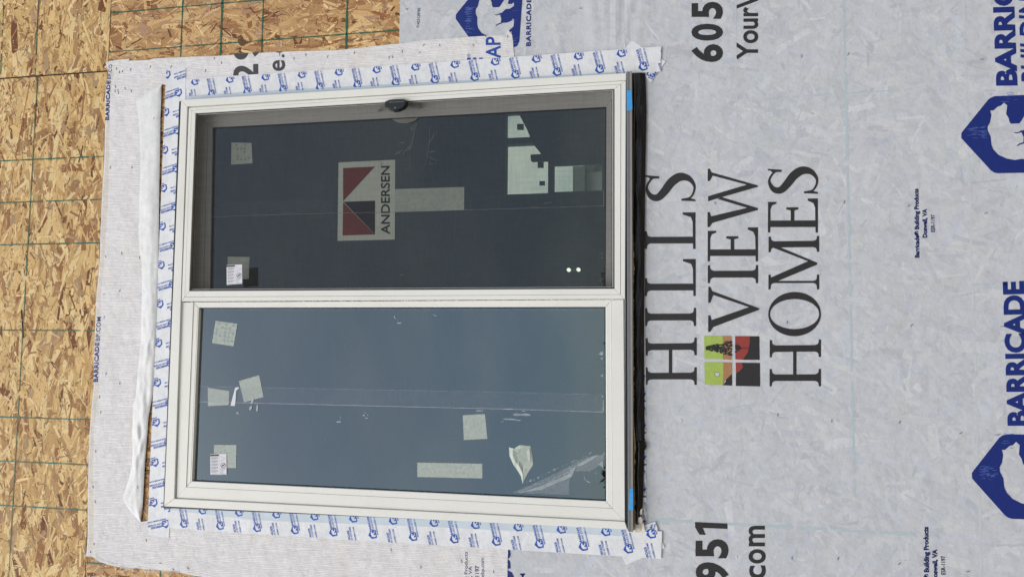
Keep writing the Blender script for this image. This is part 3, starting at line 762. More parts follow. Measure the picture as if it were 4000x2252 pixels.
for fn in (b1, b2, b3): wp('bear_emblem', [M['navy'], M['scratch']], fn)
wp('bear_emblem', [M['navy'], M['scratch']], lambda pr: bear_px(pr, (1755, 2349), (2012, 2357)))
wp('web_lettering', M['navy'], lambda pr: text(pr, 'BARRICADEBP.COM', T(2, 0, 191, 470), T(2, 0, 199, -330), T(2, 0, 143, 470), bold=.035, space=1.15))
wp('web_lettering', M['navy'], lambda pr: text(pr, 'BARRICADEBP.COM', (2054, 2560), (2052, 2236), (2034, 2560), bold=.012, space=1.15))
wp('brand_lettering', M['navy'], lambda pr: text(pr, 'BUILD', (1995, 2217), (1995, 2040), (1948, 2217), bold=.03))

# ------------------------------------------------------------------ creased strip of wrap round the window head
D2 = 0.0066
edge = TP(0, 0, [(1060, 628), (1130, 612), (1210, 600), (1300, 590), (1300, 612), (1400, 608), (1510, 602), (1540, 590), (1800, 577), (2160, 563), (2400, 550), (2575, 535)]) + \
    TP(1, 0, [(300, 520), (830, 505), (1160, 468), (1450, 438), (1700, 405), (2130, 372), (2400, 358), (2515, 350), (2540, 305), (2575, 350)]) + \
    TP(2, 0, [(10, 420), (15, 500), (22, 545), (20, 577)])
inner = [(2010, 300), (1500, 330), (1000, 350), (700, 345), (648, 332)]
foldR = TP(0, 0, [(1625, 850), (1610, 1200), (1608, 1450)]) + TP(0, 1, [(1600, 400), (1594, 900), (1590, 1200), (1588, 1450)]) + \
    TP(0, 2, [(1585, 0), (1580, 200), (1570, 450), (1550, 800), (1535, 1050), (1490, 1300), (1480, 1450)]) + TP(0, 3, [(1455, 300), (1440, 600), (1430, 760), (1415, 895)])
after = [(640, 2020), (668, 2035), (1000, 2052), (1500, 2085), (1986, 2118)]
right_b = TP(1, 3, [(2535, 1165), (2530, 1300), (2528, 1600), (2540, 1900)])
bot = [(1986, 2420), (1250, 2420), (900, 2300), (854, 2262)] + TP(0, 3, [(1900, 1425), (1840, 1412), (1740, 1388), (1650, 1392), (1580, 1375), (1450, 1372), (1400, 1358), (1250, 1360), (1180, 1345), (1080, 1322), (1000, 1296), (950, 1252), (905, 1240), (862, 1242)])
leftE = TP(0, 3, [(872, 1180), (882, 1060), (880, 830), (882, 700), (890, 300), (900, 0)]) + TP(0, 2, [(905, 1400), (920, 1200), (940, 1000), (945, 700), (950, 560), (962, 240), (975, 0)]) + \
    TP(0, 1, [(985, 1400), (1005, 1100), (1010, 880), (1025, 520), (1048, 140), (1052, 0)]) + TP(0, 0, [(1055, 1350), (1062, 1180), (1055, 1000), (1070, 850), (1090, 760), (1082, 700)])
poly = edge + inner + foldR + after + right_b + bot + leftE
mb = MB()
vs = [W(x, y, D2) for x, y in poly]
fs = tessellate_polygon([vs2 for vs2 in [[Vector((p_.x, p_.z, 0)) for p_ in vs]]])
mb.tris(vs, fs)
strip = mb.build('wrap_strip', M['wrap2'], fix=False)
tag(strip, 'white creased wrap strip round the head and sides of the window, frayed at its end', 'house wrap')
# turn the torn border up a little and give it a thin cut edge
mb = MB()
for a, b in zip(leftE, leftE[1:]):
    A, B = W(*a, D2), W(*b, D2); mb.face([A, B, W(*b, .0022), W(*a, .0022)])
mb.build('sheet_edge', M['wrap2'], strip, fix=False); mb = MB()
for a, b in zip(edge, edge[1:]):
    A, B = W(*a, D2), W(*b, D2); mb.face([A, B, W(*b, .0022), W(*a, .0022)])
mb.build('sheet_edge', M['wrap2'], strip, fix=False)
mb = MB()
for a, b in zip(leftE, leftE[1:]):
    mb.face([W(a[0] + 4, a[1], D2 + .0002), W(b[0] + 4, b[1], D2 + .0006), W(b[0] + 20 + 4 * math.sin(b[1] * .01), b[1], D2 + .0002), W(a[0] + 20 + 4 * math.sin(a[1] * .01), a[1], D2 + .0002)])
M['warm_film'] = film('board_showing_through', (0.84, 0.72, 0.50), 0.22, .5)
mb.build('curled_margin', M['warm_film'], strip, fix=False)
# hanging threads at the frayed end
mb = MB()
def hair(mb, pts, wd, d, m=0):
    pr = None
    for i, (x, y) in enumerate(pts):
        a = pts[max(0, i - 1)]; b = pts[min(len(pts) - 1, i + 1)]; tx, ty = b[0] - a[0], b[1] - a[1]; l = math.hypot(tx, ty) or 1
        cur = (W(x - ty / l * wd / 2, y + tx / l * wd / 2, d), W(x + ty / l * wd / 2, y - tx / l * wd / 2, d))
        if pr: mb.face([pr[0], cur[0], cur[1], pr[1]], m)
        pr = cur
rnd = random.Random(5)
for i in range(150):
    t = rnd.random(); x = 372 + (700 - 372) * t; y = 2178 + (2231 - 2178) * min(1, t * 2.2) - 5 + rnd.uniform(-3, 3)
    hair(mb, [(x, y), (x + rnd.uniform(2, 9), y + rnd.uniform(2, 9))], rnd.uniform(.5, 1.3), D2 + .001 + i * 5e-6)
hair(mb, TP(0, 3, [(1400, 1345), (1300, 1372), (1205, 1400)]), 1.6, D2 + .003); hair(mb, TP(0, 3, [(1500, 1370), (1485, 1420), (1495, 1470)]), 1.4, D2 + .003)
hair(mb, TP(0, 3, [(1735, 1395), (1700, 1430), (1640, 1455)]), 1.4, D2 + .003)
mb.build('frayed_threads', M['thread'], strip, fix=False)
DP2 = D2 + .0004
def sp(name, m_, fn): return wp(name, m_, fn, parent=strip, d=DP2)
sp('web_lettering', M['navy'], lambda pr: (text(pr, 'BARRICADE', T(0, 0, 1108, 1215), T(0, 0, 1122, 815), T(0, 0, 1068, 1215), bold=.05, space=1.1), text(pr, 'BP.CO', T(0, 0, 1125, 800), T(0, 0, 1140, 655), T(0, 0, 1090, 802), bold=.015, space=1.1)))
sp('web_lettering', M['navy'], lambda pr: (text(pr, 'BARRICADE', T(0, 2, 996, 938), T(0, 2, 1010, 540), T(0, 2, 950, 940), bold=.05, space=1.1), text(pr, 'BP.COM', T(0, 2, 1014, 526), T(0, 2, 1028, 285), T(0, 2, 970, 528), bold=.015, space=1.1)))
def clipx(pr, lim):
    """cut the print along a line in photo pixels (keeps what lies below it in the picture)"""
    bm = bmesh.new(); me = bpy.data.meshes.new('x'); me.from_pydata(pr.v, [], pr.f); bm.from_mesh(me)
    (x0, y0), (x1, y1) = lim; A, B = W(x0, y0), W(x1, y1); t = (B - A).normalized(); n = Vector((t.z, 0, -t.x))
    if n.x < 0: n = -n
    bmesh.ops.bisect_plane(bm, geom=bm.verts[:] + bm.edges[:] + bm.faces[:], plane_co=A, plane_no=n, clear_outer=True)
    pr.v = [tuple(v.co) for v in bm.verts]; bm.verts.index_update(); pr.f = [[v.index for v in f_.verts] for f_ in bm.faces]
    pr.m = [0] * len(pr.f); pr.c = [(1, 1, 1)] * len(pr.f); pr.uv = [None] * len(pr.f)
    bm.free(); bpy.data.meshes.remove(me)
def num29(pr):
    text(pr, '2', (1012, 321), (1012, 252), (914, 321), bold=.03, fit=True); text(pr, '9', (1014, 236), (1014, 165), (914, 236), bold=.03, fit=True); clipx(pr, ((900, 213), (1030, 206)))
sp('phone_number', M['grey_ink'], num29)
def nec(pr):
    text(pr, 'n', (1114, 340), (1114, 289), (1070, 340), bold=.02, fit=True)
    text(pr, 'e', (1117, 280), (1117, 237), (1067, 280), bold=.02, fit=True); text(pr, '.', (1115, 227), (1115, 215), (1103, 227), bold=.03, fit=True)
    text(pr, 'c', (1117, 209), (1117, 165), (1067, 209), bold=.02, fit=True); clipx(pr, ((1060, 205.5), (1125, 203)))
sp('web_address', M['grey_ink'], nec)
def rap(pr):
    text(pr, 'AP', (1958, 231), (1956, 146), (1900, 231), bold=.02, fit=True)
    text(pr, '®', (1839, 226), (1839, 212), (1826, 226), fit=True, bold=.005)
    for (x0, x1) in ((1826, 1840), (1849, 1862), (1873, 1887)):
        d = pr.nd(); pr.face([(q.x, -d, q.z) for q in (W(x0, 228), W(x1, 227), W(x1, 238), W(x0, 238))])
sp('brand_lettering', M['blue'], rap)
def isl(pr):
    text(pr, 'Barricade® Building Products', T(1, 3, 2137, 1950), T(1, 3, 2132, 1190), T(1, 3, 2104, 1950), bold=.006); text(pr, 'Doswell, VA', T(1, 3, 2180, 1640), T(1, 3, 2176, 1338), T(1, 3, 2145, 1640), bold=.008)
    text(pr, 'ESR-1197', T(1, 3, 2250, 1560), T(1, 3, 2248, 1330), T(1, 3, 2210, 1560), bold=.02); text(pr, 'barricadebp.com', T(1, 3, 2300, 1630), T(1, 3, 2298, 1250), T(1, 3, 2263, 1630), bold=.006)
sp('maker_address', M['navy_dark'], isl)

# folded-up flap of the strip along the window head
lE = TP(0, 0, [(1622, 853), (1560, 885), (1480, 935), (1420, 968), (1380, 1005), (1366, 1025), (1380, 1100), (1398, 1250), (1408, 1450)]) + TP(0, 1, [(1410, 200), (1406, 450), (1395, 700), (1395, 900), (1400, 1050), (1425, 1200), (1428, 1430)]) + \
    TP(0, 2, [(1423, 200), (1415, 560), (1398, 700), (1385, 850), (1370, 1050), (1338, 1180), (1330, 1450)]) + TP(0, 3, [(1333, 200), (1325, 320), (1300, 450), (1262, 560), (1230, 650), (1262, 720), (1330, 810), (1372, 860), (1412, 893)])
def at_y(line, y):
    for (xa, ya), (xb, yb) in zip(line, line[1:]):
        if ya <= y <= yb: return xa + (xb - xa) * (y - ya) / max(1e-6, yb - ya)
    return line[0][0] if y < line[0][1] else line[-1][0]
rows = []
NY = 150
y0, y1 = lE[0][1], lE[-1][1]
for i in range(NY + 1):
    y = y0 + (y1 - y0) * i / NY
    a, b = at_y(lE, y), at_y(foldR, y) + 1.0
    row = []
    for k in range(13):
        s_ = k / 12; x = a + (b - a) * s_
        fall = max(0, min(1, (y - 1050) / 300))
        d = D2 + .0015 + .0065 * math.sin(math.pi * min(1, s_ * .98 + .02)) ** .5 * (.6 + .4 * s_)
        nzv = noise.noise(Vector((x * .018, y * .0035, 1.0))) * .004 + noise.noise(Vector((x * .06, y * .014, 3.0))) * (.002 + .003 * fall)
        nzv += noise.noise(Vector(((x + y * .25) * .035, y * .008, 7.0))) * .003 * fall
        nzv += (abs(noise.noise(Vector(((x * 1.6 + y * .3) * .03, y * .012, 11.0)))) - .2) * -.005 * (.25 + fall)
        d += nzv * math.sin(math.pi * max(.03, min(.97, s_)))
        row.append(W(x, y, d))
    rows.append(row)
mb = MB(); mb.grid(rows)
flap = mb.build('folded_flap', M['flap'], strip, smooth=True, fix=False)

# ------------------------------------------------------------------ printed flashing tape
def dirv(deg): a = math.radians(deg); return Vector((math.cos(a), 0, math.sin(a)))
def put_text_m(pr, body, org, e1, e2, length, cap, bold=0., shear=0.):
    vs, fs = text_mesh(body, bold, shear, 1.05); xs = [v[0] for v in vs]; a, b = CAPH(bold)
    put(pr, vs, fs, (min(xs), max(xs), a, b), org, e1 * length, e2 * cap)
def item(pr, c, ang):
    e1, e2 = dirv(ang), dirv(ang + 90)
    K = 1.10; S_ = .031 * K; e1, e2 = e1 * K, e2 * K
    u1, u2 = e1 / K, e2 / K
    bear(pr, c + u2 * (S_ * .52), -u2 * S_, -u1 * S_)
    put_text_m(pr, 'BARRICADE', c + e1 * .0165 - e2 * .0005, e1, e2, .052, .0084, .05)
    put_text_m(pr, 'FLASH EXTREME', c + e1 * .0155 - e2 * .0100, e1, e2, .066, .0072, .016, .15)
    put_text_m(pr, 'BARRICADEBP.COM', c - e1 * .0045 - e2 * .0235, e1, e2, .082, .0056, .028)
def clip_poly(pr, P):
    bm = bmesh.new(); me = bpy.data.meshes.new('x'); me.from_pydata(pr.v, [], pr.f); bm.from_mesh(me)
    cen = sum(P, Vector()) / len(P)
    for i in range(len(P)):
        A, B = P[i], P[(i + 1) % len(P)]; t = B - A; n = Vector((t.z, 0, -t.x)).normalized()
        if (cen - A).dot(n) > 0: n = -n
        bmesh.ops.bisect_plane(bm, geom=bm.verts[:] + bm.edges[:] + bm.faces[:], plane_co=Vector((A.x, 0, A.z)) - n * .0008, plane_no=n, clear_outer=True)
    bm.verts.index_update()
    pr.v = [tuple(v.co) for v in bm.verts]; pr.f = [[v.index for v in f_.verts] for f_ in bm.faces]
    pr.m = [0] * len(pr.f); pr.c = [(1, 1, 1)] * len(pr.f); pr.uv = [None] * len(pr.f)
    bm.free(); bpy.data.meshes.remove(me)
def tape(name, quad, d, org, ang, label, seq=.1765, per=.1235, inside=True, under=None, along=None, ink_m='blue2', mat='tape'):
    P = [W(x, y, d) for x, y in quad]
    mb = MB(); mb.prism([p_ for p_ in P], [p_ + Vector((0, .0012, 0)) for p_ in P])
    t_ = mb.build(name, M[mat])
    tag(t_, label, 'flashing tape', 'printed flashing tape round the window')
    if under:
        mb = MB(); Q = [W(x, y, d + .0003) for x, y in under]; mb.face(Q); mb.build('overlap_tint', M['tape_under'], t_, fix=False)  # bluish band of tape seen through the overlap
    pr = Print(d + .0006)
    if org is not None:
        O = W(*org, d); cen = sum(P, Vector()) / len(P); R = max((p_ - cen).length for p_ in P) + .1
        e1, e2 = dirv(ang), dirv(ang + 90)       # e1 = text base direction without tilt
        if along: e2 = (W(*along[1], d) - W(*along[0], d)).normalized(); e2 = e2 if e2.dot(dirv(ang + 90)) > 0 else -e2
        n = int(4 * R / seq) + 4
        for i in range(-n, n + 1):
            for j in range(-3, 4):
                c = O + e2 * (i * seq / 2) + e1 * (j * per + (per / 2 if i % 2 else 0))
                if (c - cen).length < R + .15:
                    pr = Print(d + .0006); item(pr, Vector((c.x, 0, c.z)), ang + 14); clip_poly(pr, P)
                    if pr.f: pr.build('printed_logo', M[ink_m], t_, fix=False)
    return t_
DT = 0.0084
# head tape: long convex quad so the print can be clipped cleanly
hq = [T(0, 0, 1673, 686), T(0, 0, 1868, 682), (690, 1200), T(0, 3, 1690, 1058), T(0, 3, 1492, 1022)]
hq = [T(0, 0, 1672, 686), T(0, 0, 1868, 682), (723, 700), (660, 2100), T(0, 3, 1500, 1024), T(0, 3, 1484, 965)]
tape('flashing_tape', hq, DT, T(0, 0, 1797, 938), 90, 'white tape with blue logos over the window head, its letters upside down in the photo', seq=.1765, along=((691, 365), (641, 2025)))
jt = [T(0, 0, 1870, 795), T(1, 0, 2120, 605), T(2, 0, 1500, 467), T(2, 0, 1495, 720), (2478, 285), (728, 415)]
tape('flashing_tape', jt, DT + .002, (1104, 349.5), 0, 'white blue-logo tape along the top side of the window in the photo', seq=.1765,
     under=[(726, 374), (1140, 349), (2300, 288), (2440, 280), (2440, 310), (728, 420)], along=((825, 369), (2337, 274)))
lt = [T(0, 3, 1697, 958), T(1, 3, 1320, 1100), T(2, 3, 1500, 1265), T(2, 3, 1510, 990), (655, 1960)]
tape('flashing_tape', lt, DT + .002, (858, 2052), 0, 'white blue-logo tape along the bottom side of the window in the photo', seq=.1765,
     under=[(660, 1960), (660, 1990), (1000, 2030), (1600, 2052), (2440, 2092), (2440, 2030)], along=((858, 2052), (1780, 2104)))
tape('flashing_tape', TP(2, 0, [(1205, 410), (1545, 620), (1395, 832), (1330, 760), (1130, 500)]), DT - .001, T(2, 0, 1405, 730), -128, 'white patch of logo tape set aslant at the right end of the sill', seq=.1765)
tape('flashing_tape', TP(2, 3, [(1107, 1240), (1145, 1328), (1537, 1155), (1500, 1060)]), DT - .001, None, 0, 'blank white patch of tape set aslant under the left corner tape')
tape('flashing_tape', TP(2, 3, [(1345, 925), (1440, 893), (1470, 980), (1440, 1000), (1225, 998), (1230, 940)]), DT + .0035, T(2, 3, 1392, 1005), -32, 'small folded tape patch with logo at the left end of the sill')
tape('flashing_tape', TP(2, 2, [(1310, 100), (1336, 100)]) + TP(2, 3, [(1352, 0), (1352, 900), (1262, 960), (1250, 700)]), DT - .002, T(2, 3, 1330, 605), 0, 'narrow white tape along the sill, half covered by black flashing', seq=.1765)

# ------------------------------------------------------------------ black sill flashing, sealant, foam, rod
def strip_mesh(name, left, right, d0, bulge, mat, ns, k, seed, jag=0., parent=None, dn=.004):
    y0, y1 = left[0][1], left[-1][1]; rows = []; rnd = random.Random(seed)
    for i in range(ns + 1):
        y = y0 + (y1 - y0) * i / ns; a, b = at_y(left, y), at_y(right, y)
        a += rnd.uniform(-jag, jag) * .5; b += rnd.uniform(-jag, jag)
        row = []
        for q in range(k + 1):
            s_ = q / k; x = a + (b - a) * s_
            d = d0 + bulge * math.sin(math.pi * s_) + noise.noise(Vector((x * .05, y * .01 + seed, seed))) * dn * math.sin(math.pi * s_)
            row.append(W(x, y, d))
        rows.append(row)
    mb = MB(); mb.grid(rows); return mb.build(name, mat, parent, smooth=True, fix=False)
bl = [T(2, 0, 1207, 735), T(2, 1, 1222, 700), T(2, 2, 1222, 700), T(2, 3, 1226, 0), T(2, 3, 1230, 880)]
br_ = [T(2, 0, 1340, 731), T(2, 0, 1352, 1100), T(2, 1, 1338, 400), T(2, 1, 1330, 1400), T(2, 2, 1328, 900), T(2, 3, 1333, 0), T(2, 3, 1330, 200), T(2, 3, 1322, 560), T(2, 3, 1318, 620), T(2, 3, 1318, 700), T(2, 3, 1300, 790), T(2, 3, 1268, 860), T(2, 3, 1252, 880)]
fl = strip_mesh('sill_flashing', bl, br_, DT + .004, .006, M['membrane'], 160, 7, 4, dn=.008)
tag(fl, 'black rubbery flashing strip running along below the window sill', 'flashing')
sl = [T(2, 3, 1236, 90), T(2, 3, 1238, 500), T(2, 3, 1240, 905)]
sr = [T(2, 3, 1340, 90), T(2, 3, 1356, 140), T(2, 3, 1322, 190), T(2, 3, 1312, 420), T(2, 3, 1308, 500), T(2, 3, 1324, 560), T(2, 3, 1320, 640), T(2, 3, 1303, 700), T(2, 3, 1318, 720), T(2, 3, 1280, 850), T(2, 3, 1258, 905)]
se = strip_mesh('sealant_smear', sl, sr, DT + .010, .008, M['sealant'], 110, 6, 9, jag=2.2, dn=.016)
tag(se, 'lumpy glossy black sealant smeared over the left end of the sill flashing', 'sealant')
pt = [T(2, 3, *q) for q in ((1232, 905), (1262, 925), (1300, 900), (1322, 900), (1340, 985), (1300, 1000), (1235, 1000), (1228, 960))]
mb = MB(); mb.prism([W(x, y, DT + .012 + .004 * math.sin(i * 2.1)) for i, (x, y) in enumerate(pt)], [W(x, y, DT + .004) for x, y in pt])
for q in ([(1270, 850), (1300, 840), (1316, 870), (1312, 905), (1290, 915), (1268, 890)], [(1292, 770), (1312, 755), (1310, 810), (1296, 830), (1285, 800)]):
    mb.prism([W(*T(2, 3, *a), DT + .021) for a in q], [W(*T(2, 3, *a), DT + .005) for a in q])
pt_ = mb.build('corner_putty', M['putty'], bevel=.002)
tag(pt_, 'cream putty blob filling the left corner of the sill', 'putty')
rd = strip_mesh('backer_rod', [T(2, 0, 1212, 742), T(2, 0, 1228, 900), T(2, 0, 1218, 1300), T(2, 1, 1216, 500), T(2, 1, 1212, 900)], [T(2, 0, 1243, 738), T(2, 0, 1246, 900), T(2, 0, 1238, 1100), T(2, 0, 1234, 1300), T(2, 1, 1228, 500), T(2, 1, 1220, 900)], DT + .010, .007, M['rod'], 60, 5, 2)
tag(rd, 'thin grey foam rod tucked between sill nose and black flashing', 'backer rod')
fo = strip_mesh('foam_bead', [T(2, 1, 1210, 880), T(2, 1, 1214, 1250), T(2, 2, 1215, 500), T(2, 2, 1218, 1400), T(2, 3, 1226, 120), T(2, 3, 1228, 940)], [T(2, 1, 1217, 880), T(2, 1, 1228, 1260), T(2, 1, 1219, 1430), T(2, 2, 1225, 500), T(2, 2, 1224, 1300), T(2, 3, 1242, 130), T(2, 3, 1237, 280), T(2, 3, 1233, 400), T(2, 3, 1240, 940)], DT + .012, .006, M['foam'], 200, 3, 3, jag=2.4)
tag(fo, 'ragged line of yellow spray foam between sill and black flashing', 'foam')

# ------------------------------------------------------------------ window
win = empty('window', (W(1600, 1180).x, 0, W(2470, 1180).z))
tag(win, 'white double casement window, insect screen on one half and plain fixed glass on the other', 'window')
def lerp(a, b, t): return (a[0] + (b[0] - a[0]) * t, a[1] + (b[1] - a[1]) * t)
def ringq(mb, outer, inner, df, db, sides=(0, 1, 2, 3), gap=.0004, m=0):
    O = [W(x, y, df) for x, y in outer]; I = [W(x, y, df) for x, y in inner]
    for i in sides:
        j = (i + 1) % 4; q = [O[i], O[j], I[j], I[i]]; c = sum(q, Vector()) / 4
        t = (O[j] - O[i]).normalized() * gap
        q = [q[0] + t, q[1] - t, q[2] - t, q[3] + t]
        mb.prism(q, [Vector((p_.x, -db, p_.z)) for p_ in q], m)
# corner order in the photo: top left, top right, bottom right, bottom left
Ro = [(706.8, 390.3), (2446, 285.4), (2451, 2065.7), (640.8, 1975.6)]
Ri = [T(0, 0, 1884, 1071), (2446, 313), (2441, 2036), T(0, 3, 1752, 662)]
mb = MB(); ringq(mb, Ro, Ri, .040, .0105, sides=(0, 2, 3)); mb.build('outer_frame', M['frame'], win, bevel=.0016)
# groove behind the outer frame, its shade put into a darker cream colour
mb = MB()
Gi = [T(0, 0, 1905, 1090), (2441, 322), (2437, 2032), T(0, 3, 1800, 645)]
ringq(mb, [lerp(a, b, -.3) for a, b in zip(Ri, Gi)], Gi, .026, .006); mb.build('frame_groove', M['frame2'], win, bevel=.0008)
mb = MB(); ringq(mb, [(700, 396), (2444, 296), (2446, 2060), (638, 1982)], [(738, 425), (2441, 314), (2438, 2034), (690, 1943)], .0125, .004, gap=0); mb.build('nailing_fin', M['gasket'], win)
# screen side: white screen frame with a step
So = [T(0, 0, 1900, 1086), T(2, 0, 1145, 812), T(2, 2, 1137, 105), T(0, 2, 1826, 130)]
Si = [T(0, 0, 1966, 1138), T(2, 0, 1032, 892), T(2, 2, 1032, 2), T(0, 2, 1903, 26)]
Sm = [lerp(a, b, .42) for a, b in zip(So, Si)]
mb = MB(); ringq(mb, So, Sm, .0375, .010); ringq(mb, [lerp(a, b, .445) for a, b in zip(So, Si)], Si, .0390, .010); mb.build('screen_frame', M['frame'], win, bevel=.0012)
def inset(q, k): 
    c = (sum(p_[0] for p_ in q) / 4, sum(p_[1] for p_ in q) / 4)
    return [(x + k * (1 if x < c[0] else -1), y + k * (1 if y < c[1] else -1)) for x, y in q]
mb = MB(); ringq(mb, inset(Si, -3), inset(Si, 5.5), .031, .020, gap=0); mb.build('screen_gasket', M['gasket'], win)
mb = MB(); Q = [W(x, y, .027) for x, y in inset(Si, 3)]; mb.face(Q); mb.build('insect_screen', M['screen'], win, fix=False)
# white spline round the screen
mb = MB(); ringq(mb, inset(Si, 5.5), inset(Si, 7.0), .0285, .0255, gap=0); mb.build('screen_spline', M['frame'], win)
# casement sash behind the screen
Cg = [(829, 497), (2369, 416), (2366, 1160), (818, 1160)]
Cs = [(809, 476), (2389, 385), (2389, 1160), (793, 1160)]
mb = MB(); ringq(mb, [(720, 400), (2440, 290), (2440, 1200), (690, 1200)], Cs, -.020, -.055); mb.build('casement_sash', M['reveal'], win, bevel=.001)
# side reveals running from the screen back to the sash
mb = MB()
A = [W(x, y, .019) for x, y in inset(Si, -6)]
for i in (0, 1, 3):
    j = (i + 1) % 4; q = [A[i], A[j]]
    mb.face([q[0], q[1], Vector((q[1].x, .03, q[1].z)), Vector((q[0].x, .03, q[0].z))])
mb.build('screen_jamb', M['reveal'], win, fix=False)
mb = MB(); ringq(mb, [lerp(a, b, .06) for a, b in zip(Cs, Cg)], Cg, -.026, -.055); cb = mb.build('casement_bead', M['reveal'], win, bevel=.001)
mb = MB(); ringq(mb, inset(Cg, -1.5), inset(Cg, 4), -.034, -.05, gap=0); mb.build('glass_gasket', M['gasket'], win)
mb = MB(); mb.face([W(x, y, -.042) for x, y in inset(Cg, -6)]); g1 = mb.build('glass_pane', M['glass'], win, fix=False)
# fixed side
Fo = [(707, 1181), T(2, 2, 1121, 112), T(2, 3, 1134, 886), T(0, 3, 1778, 650)]
Fm = [T(0, 2, 1946, 139), T(2, 2, 998, 122), T(2, 3, 1010, 760), T(0, 3, 1873, 545)]
Fb = [T(0, 2, 1990, 142), T(2, 2, 944, 125), T(2, 3, 957, 755), T(0, 3, 1917, 545)]
Fg = [T(0, 2, 2000, 192), T(2, 2, 942, 184), T(2, 3, 947, 688), T(0, 3, 1930, 488)]
mb = MB(); ringq(mb, Fo, [lerp(a, b, .985) for a, b in zip(Fo, Fm)], .031, .006, gap=.0003); mb.build('fixed_sash', M['frame'], win, bevel=.0014)
mb = MB(); ringq(mb, Fm, [(Fb[0][0], Fg[0][1]), (Fb[1][0], Fg[1][1]), (Fb[2][0], Fg[2][1] + 2), (Fb[3][0], Fg[3][1] + 2)], .028, .006, sides=(1, 3), gap=.0003)
ringq(mb, Fm, Fg, .0285, .006, sides=(0, 2), gap=.0006)
ringq(mb, [lerp(a, b, .35) for a, b in zip(Fm, Fg)], Fg, .027, .006, sides=(1, 3), gap=.0006); mb.build('glazing_bead', M['frame'], win, bevel=.001)
mb = MB(); ringq(mb, inset(Fg, -2), inset(Fg, 4), .0175, .004, gap=0); mb.build('glass_gasket', M['gasket'], win)
mb = MB(); mb.face([W(x, y, .008) for x, y in inset(Fg, -6)]); g2 = mb.build('glass_pane', M['glass'], win, fix=False)
# crack between the two halves, with a crumbly sealant line
mb = MB(); q = [T(0, 2, 1830, 128), T(2, 2, 1130, 103), T(2, 2, 1122, 116), T(0, 2, 1850, 140)]
mb.prism([W(x, y, .024) for x, y in q], [W(x, y, .006) for x, y in q]); mb.build('mullion_gap', M['gasket'], win)
mb = MB(); rnd = random.Random(8)
for i in range(260):
    t = rnd.random(); x = 712 + (2434 - 712) * t; y = 1176.6 - 9.5 * t + rnd.uniform(.6, 2.6)
    r_ = rnd.uniform(.5, 1.7); mb.prism([W(x - r_ * 1.6, y - r_ * .5, .033), W(x + r_ * 1.6, y - r_ * .4, .033), W(x + r_, y + r_ * .6, .033), W(x - r_, y + r_ * .6, .033)], [W(x - r_ * 1.6, y - r_ * .5, .024), W(x + r_ * 1.6, y - r_ * .4, .024), W(x + r_, y + r_ * .6, .024), W(x - r_, y + r_ * .6, .024)])
mb.build('sealant_crumbs', M['frame2'], win)
# sill nose: ribbed dark part and warm grey part
mb = MB()
def slab(mb, x0t, x1t, x0b, x1b, yt, yb, df, db, m=0):
    q = [(x0t, yt), (x1t, yt + .5), (x1b, yb), (x0b, yb)]
    F = [W(x, y, df) for x, y in q]; mb.prism(F, [Vector((p_.x, -db, p_.z)) for p_ in F], m)
slab(mb, 2447, 2455.5, 2453, 2459.5, 279, 2074, .046, .012, 0); slab(mb, 2456, 2459, 2460, 2464, 278.5, 2075, .048, .012, 0); slab(mb, 2459.6, 2468, 2464.6, 2473.5, 278, 2075.5, .052, .012, 1)
mb.build('sill_nose', [M['sill1'], M['sill2']], win, bevel=.001)
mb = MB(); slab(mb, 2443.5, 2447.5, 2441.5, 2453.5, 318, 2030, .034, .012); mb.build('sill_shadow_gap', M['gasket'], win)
# latch on the screen jamb
mb = MB(); lp = TP(1, 0, [(1290, 1050), (1300, 1022), (1340, 1003), (1400, 997), (1470, 995), (1502, 1002), (1515, 1028), (1508, 1060), (1480, 1090), (1430, 1112), (1385, 1117), (1335, 1100), (1300, 1078)])
cx = sum(a[0] for a in lp) / len(lp); cy = sum(a[1] for a in lp) / len(lp)
F = [W(cx + (x - cx) * .86, cy + (y - cy) * .84, .060) for x, y in lp]; F2 = [W(x, y, .052) for x, y in lp]; F3 = [Vector((p_.x, -.030, p_.z)) for p_ in F2]
mb.face(F)
for i in range(len(lp)):
    j = (i + 1) % len(lp); mb.face([F[i], F[j], F2[j], F2[i]]); mb.face([F2[i], F2[j], F3[j], F3[i]])
la = mb.build('latch', M['latch'], win, smooth=False)
mb = MB(); q = TP(1, 0, [(1335, 1028), (1485, 1020), (1485, 1024), (1335, 1033)]); mb.face([W(x, y, .0604) for x, y in q])
q = [T(1, 0, 1399 + 8 * math.cos(a), 1085 + 8 * math.sin(a)) for a in [k * .7 for k in range(9)]]; mb.face([W(x, y, .0604) for x, y in q])
mb.build('screw_head', M['sill1'], la, fix=False)
for nm, pts, dd in (('crank_handle', [(1510, 1045), (1600, 1048), (1650, 1062), (1658, 1085), (1640, 1100), (1590, 1088), (1530, 1072), (1500, 1070)], -.006),
                ('crank_handle', [(1300, 1070), (1335, 1098), (1265, 1100), (1222, 1128), (1215, 1112), (1250, 1080)], -.006),
                ('handle_reflection', [(1365, 1200), (1420, 1188), (1640, 1180), (1600, 1215), (1520, 1240), (1440, 1236)], -.040)):  # last shape is the lever's reflection in the glass, modelled as a solid
    mb = MB(); mb.prism([W(*T(1, 0, *a), dd) for a in pts], [W(*T(1, 0, *a), dd - .010) for a in pts]); mb.build(nm, M['lever'], win, bevel=.003)

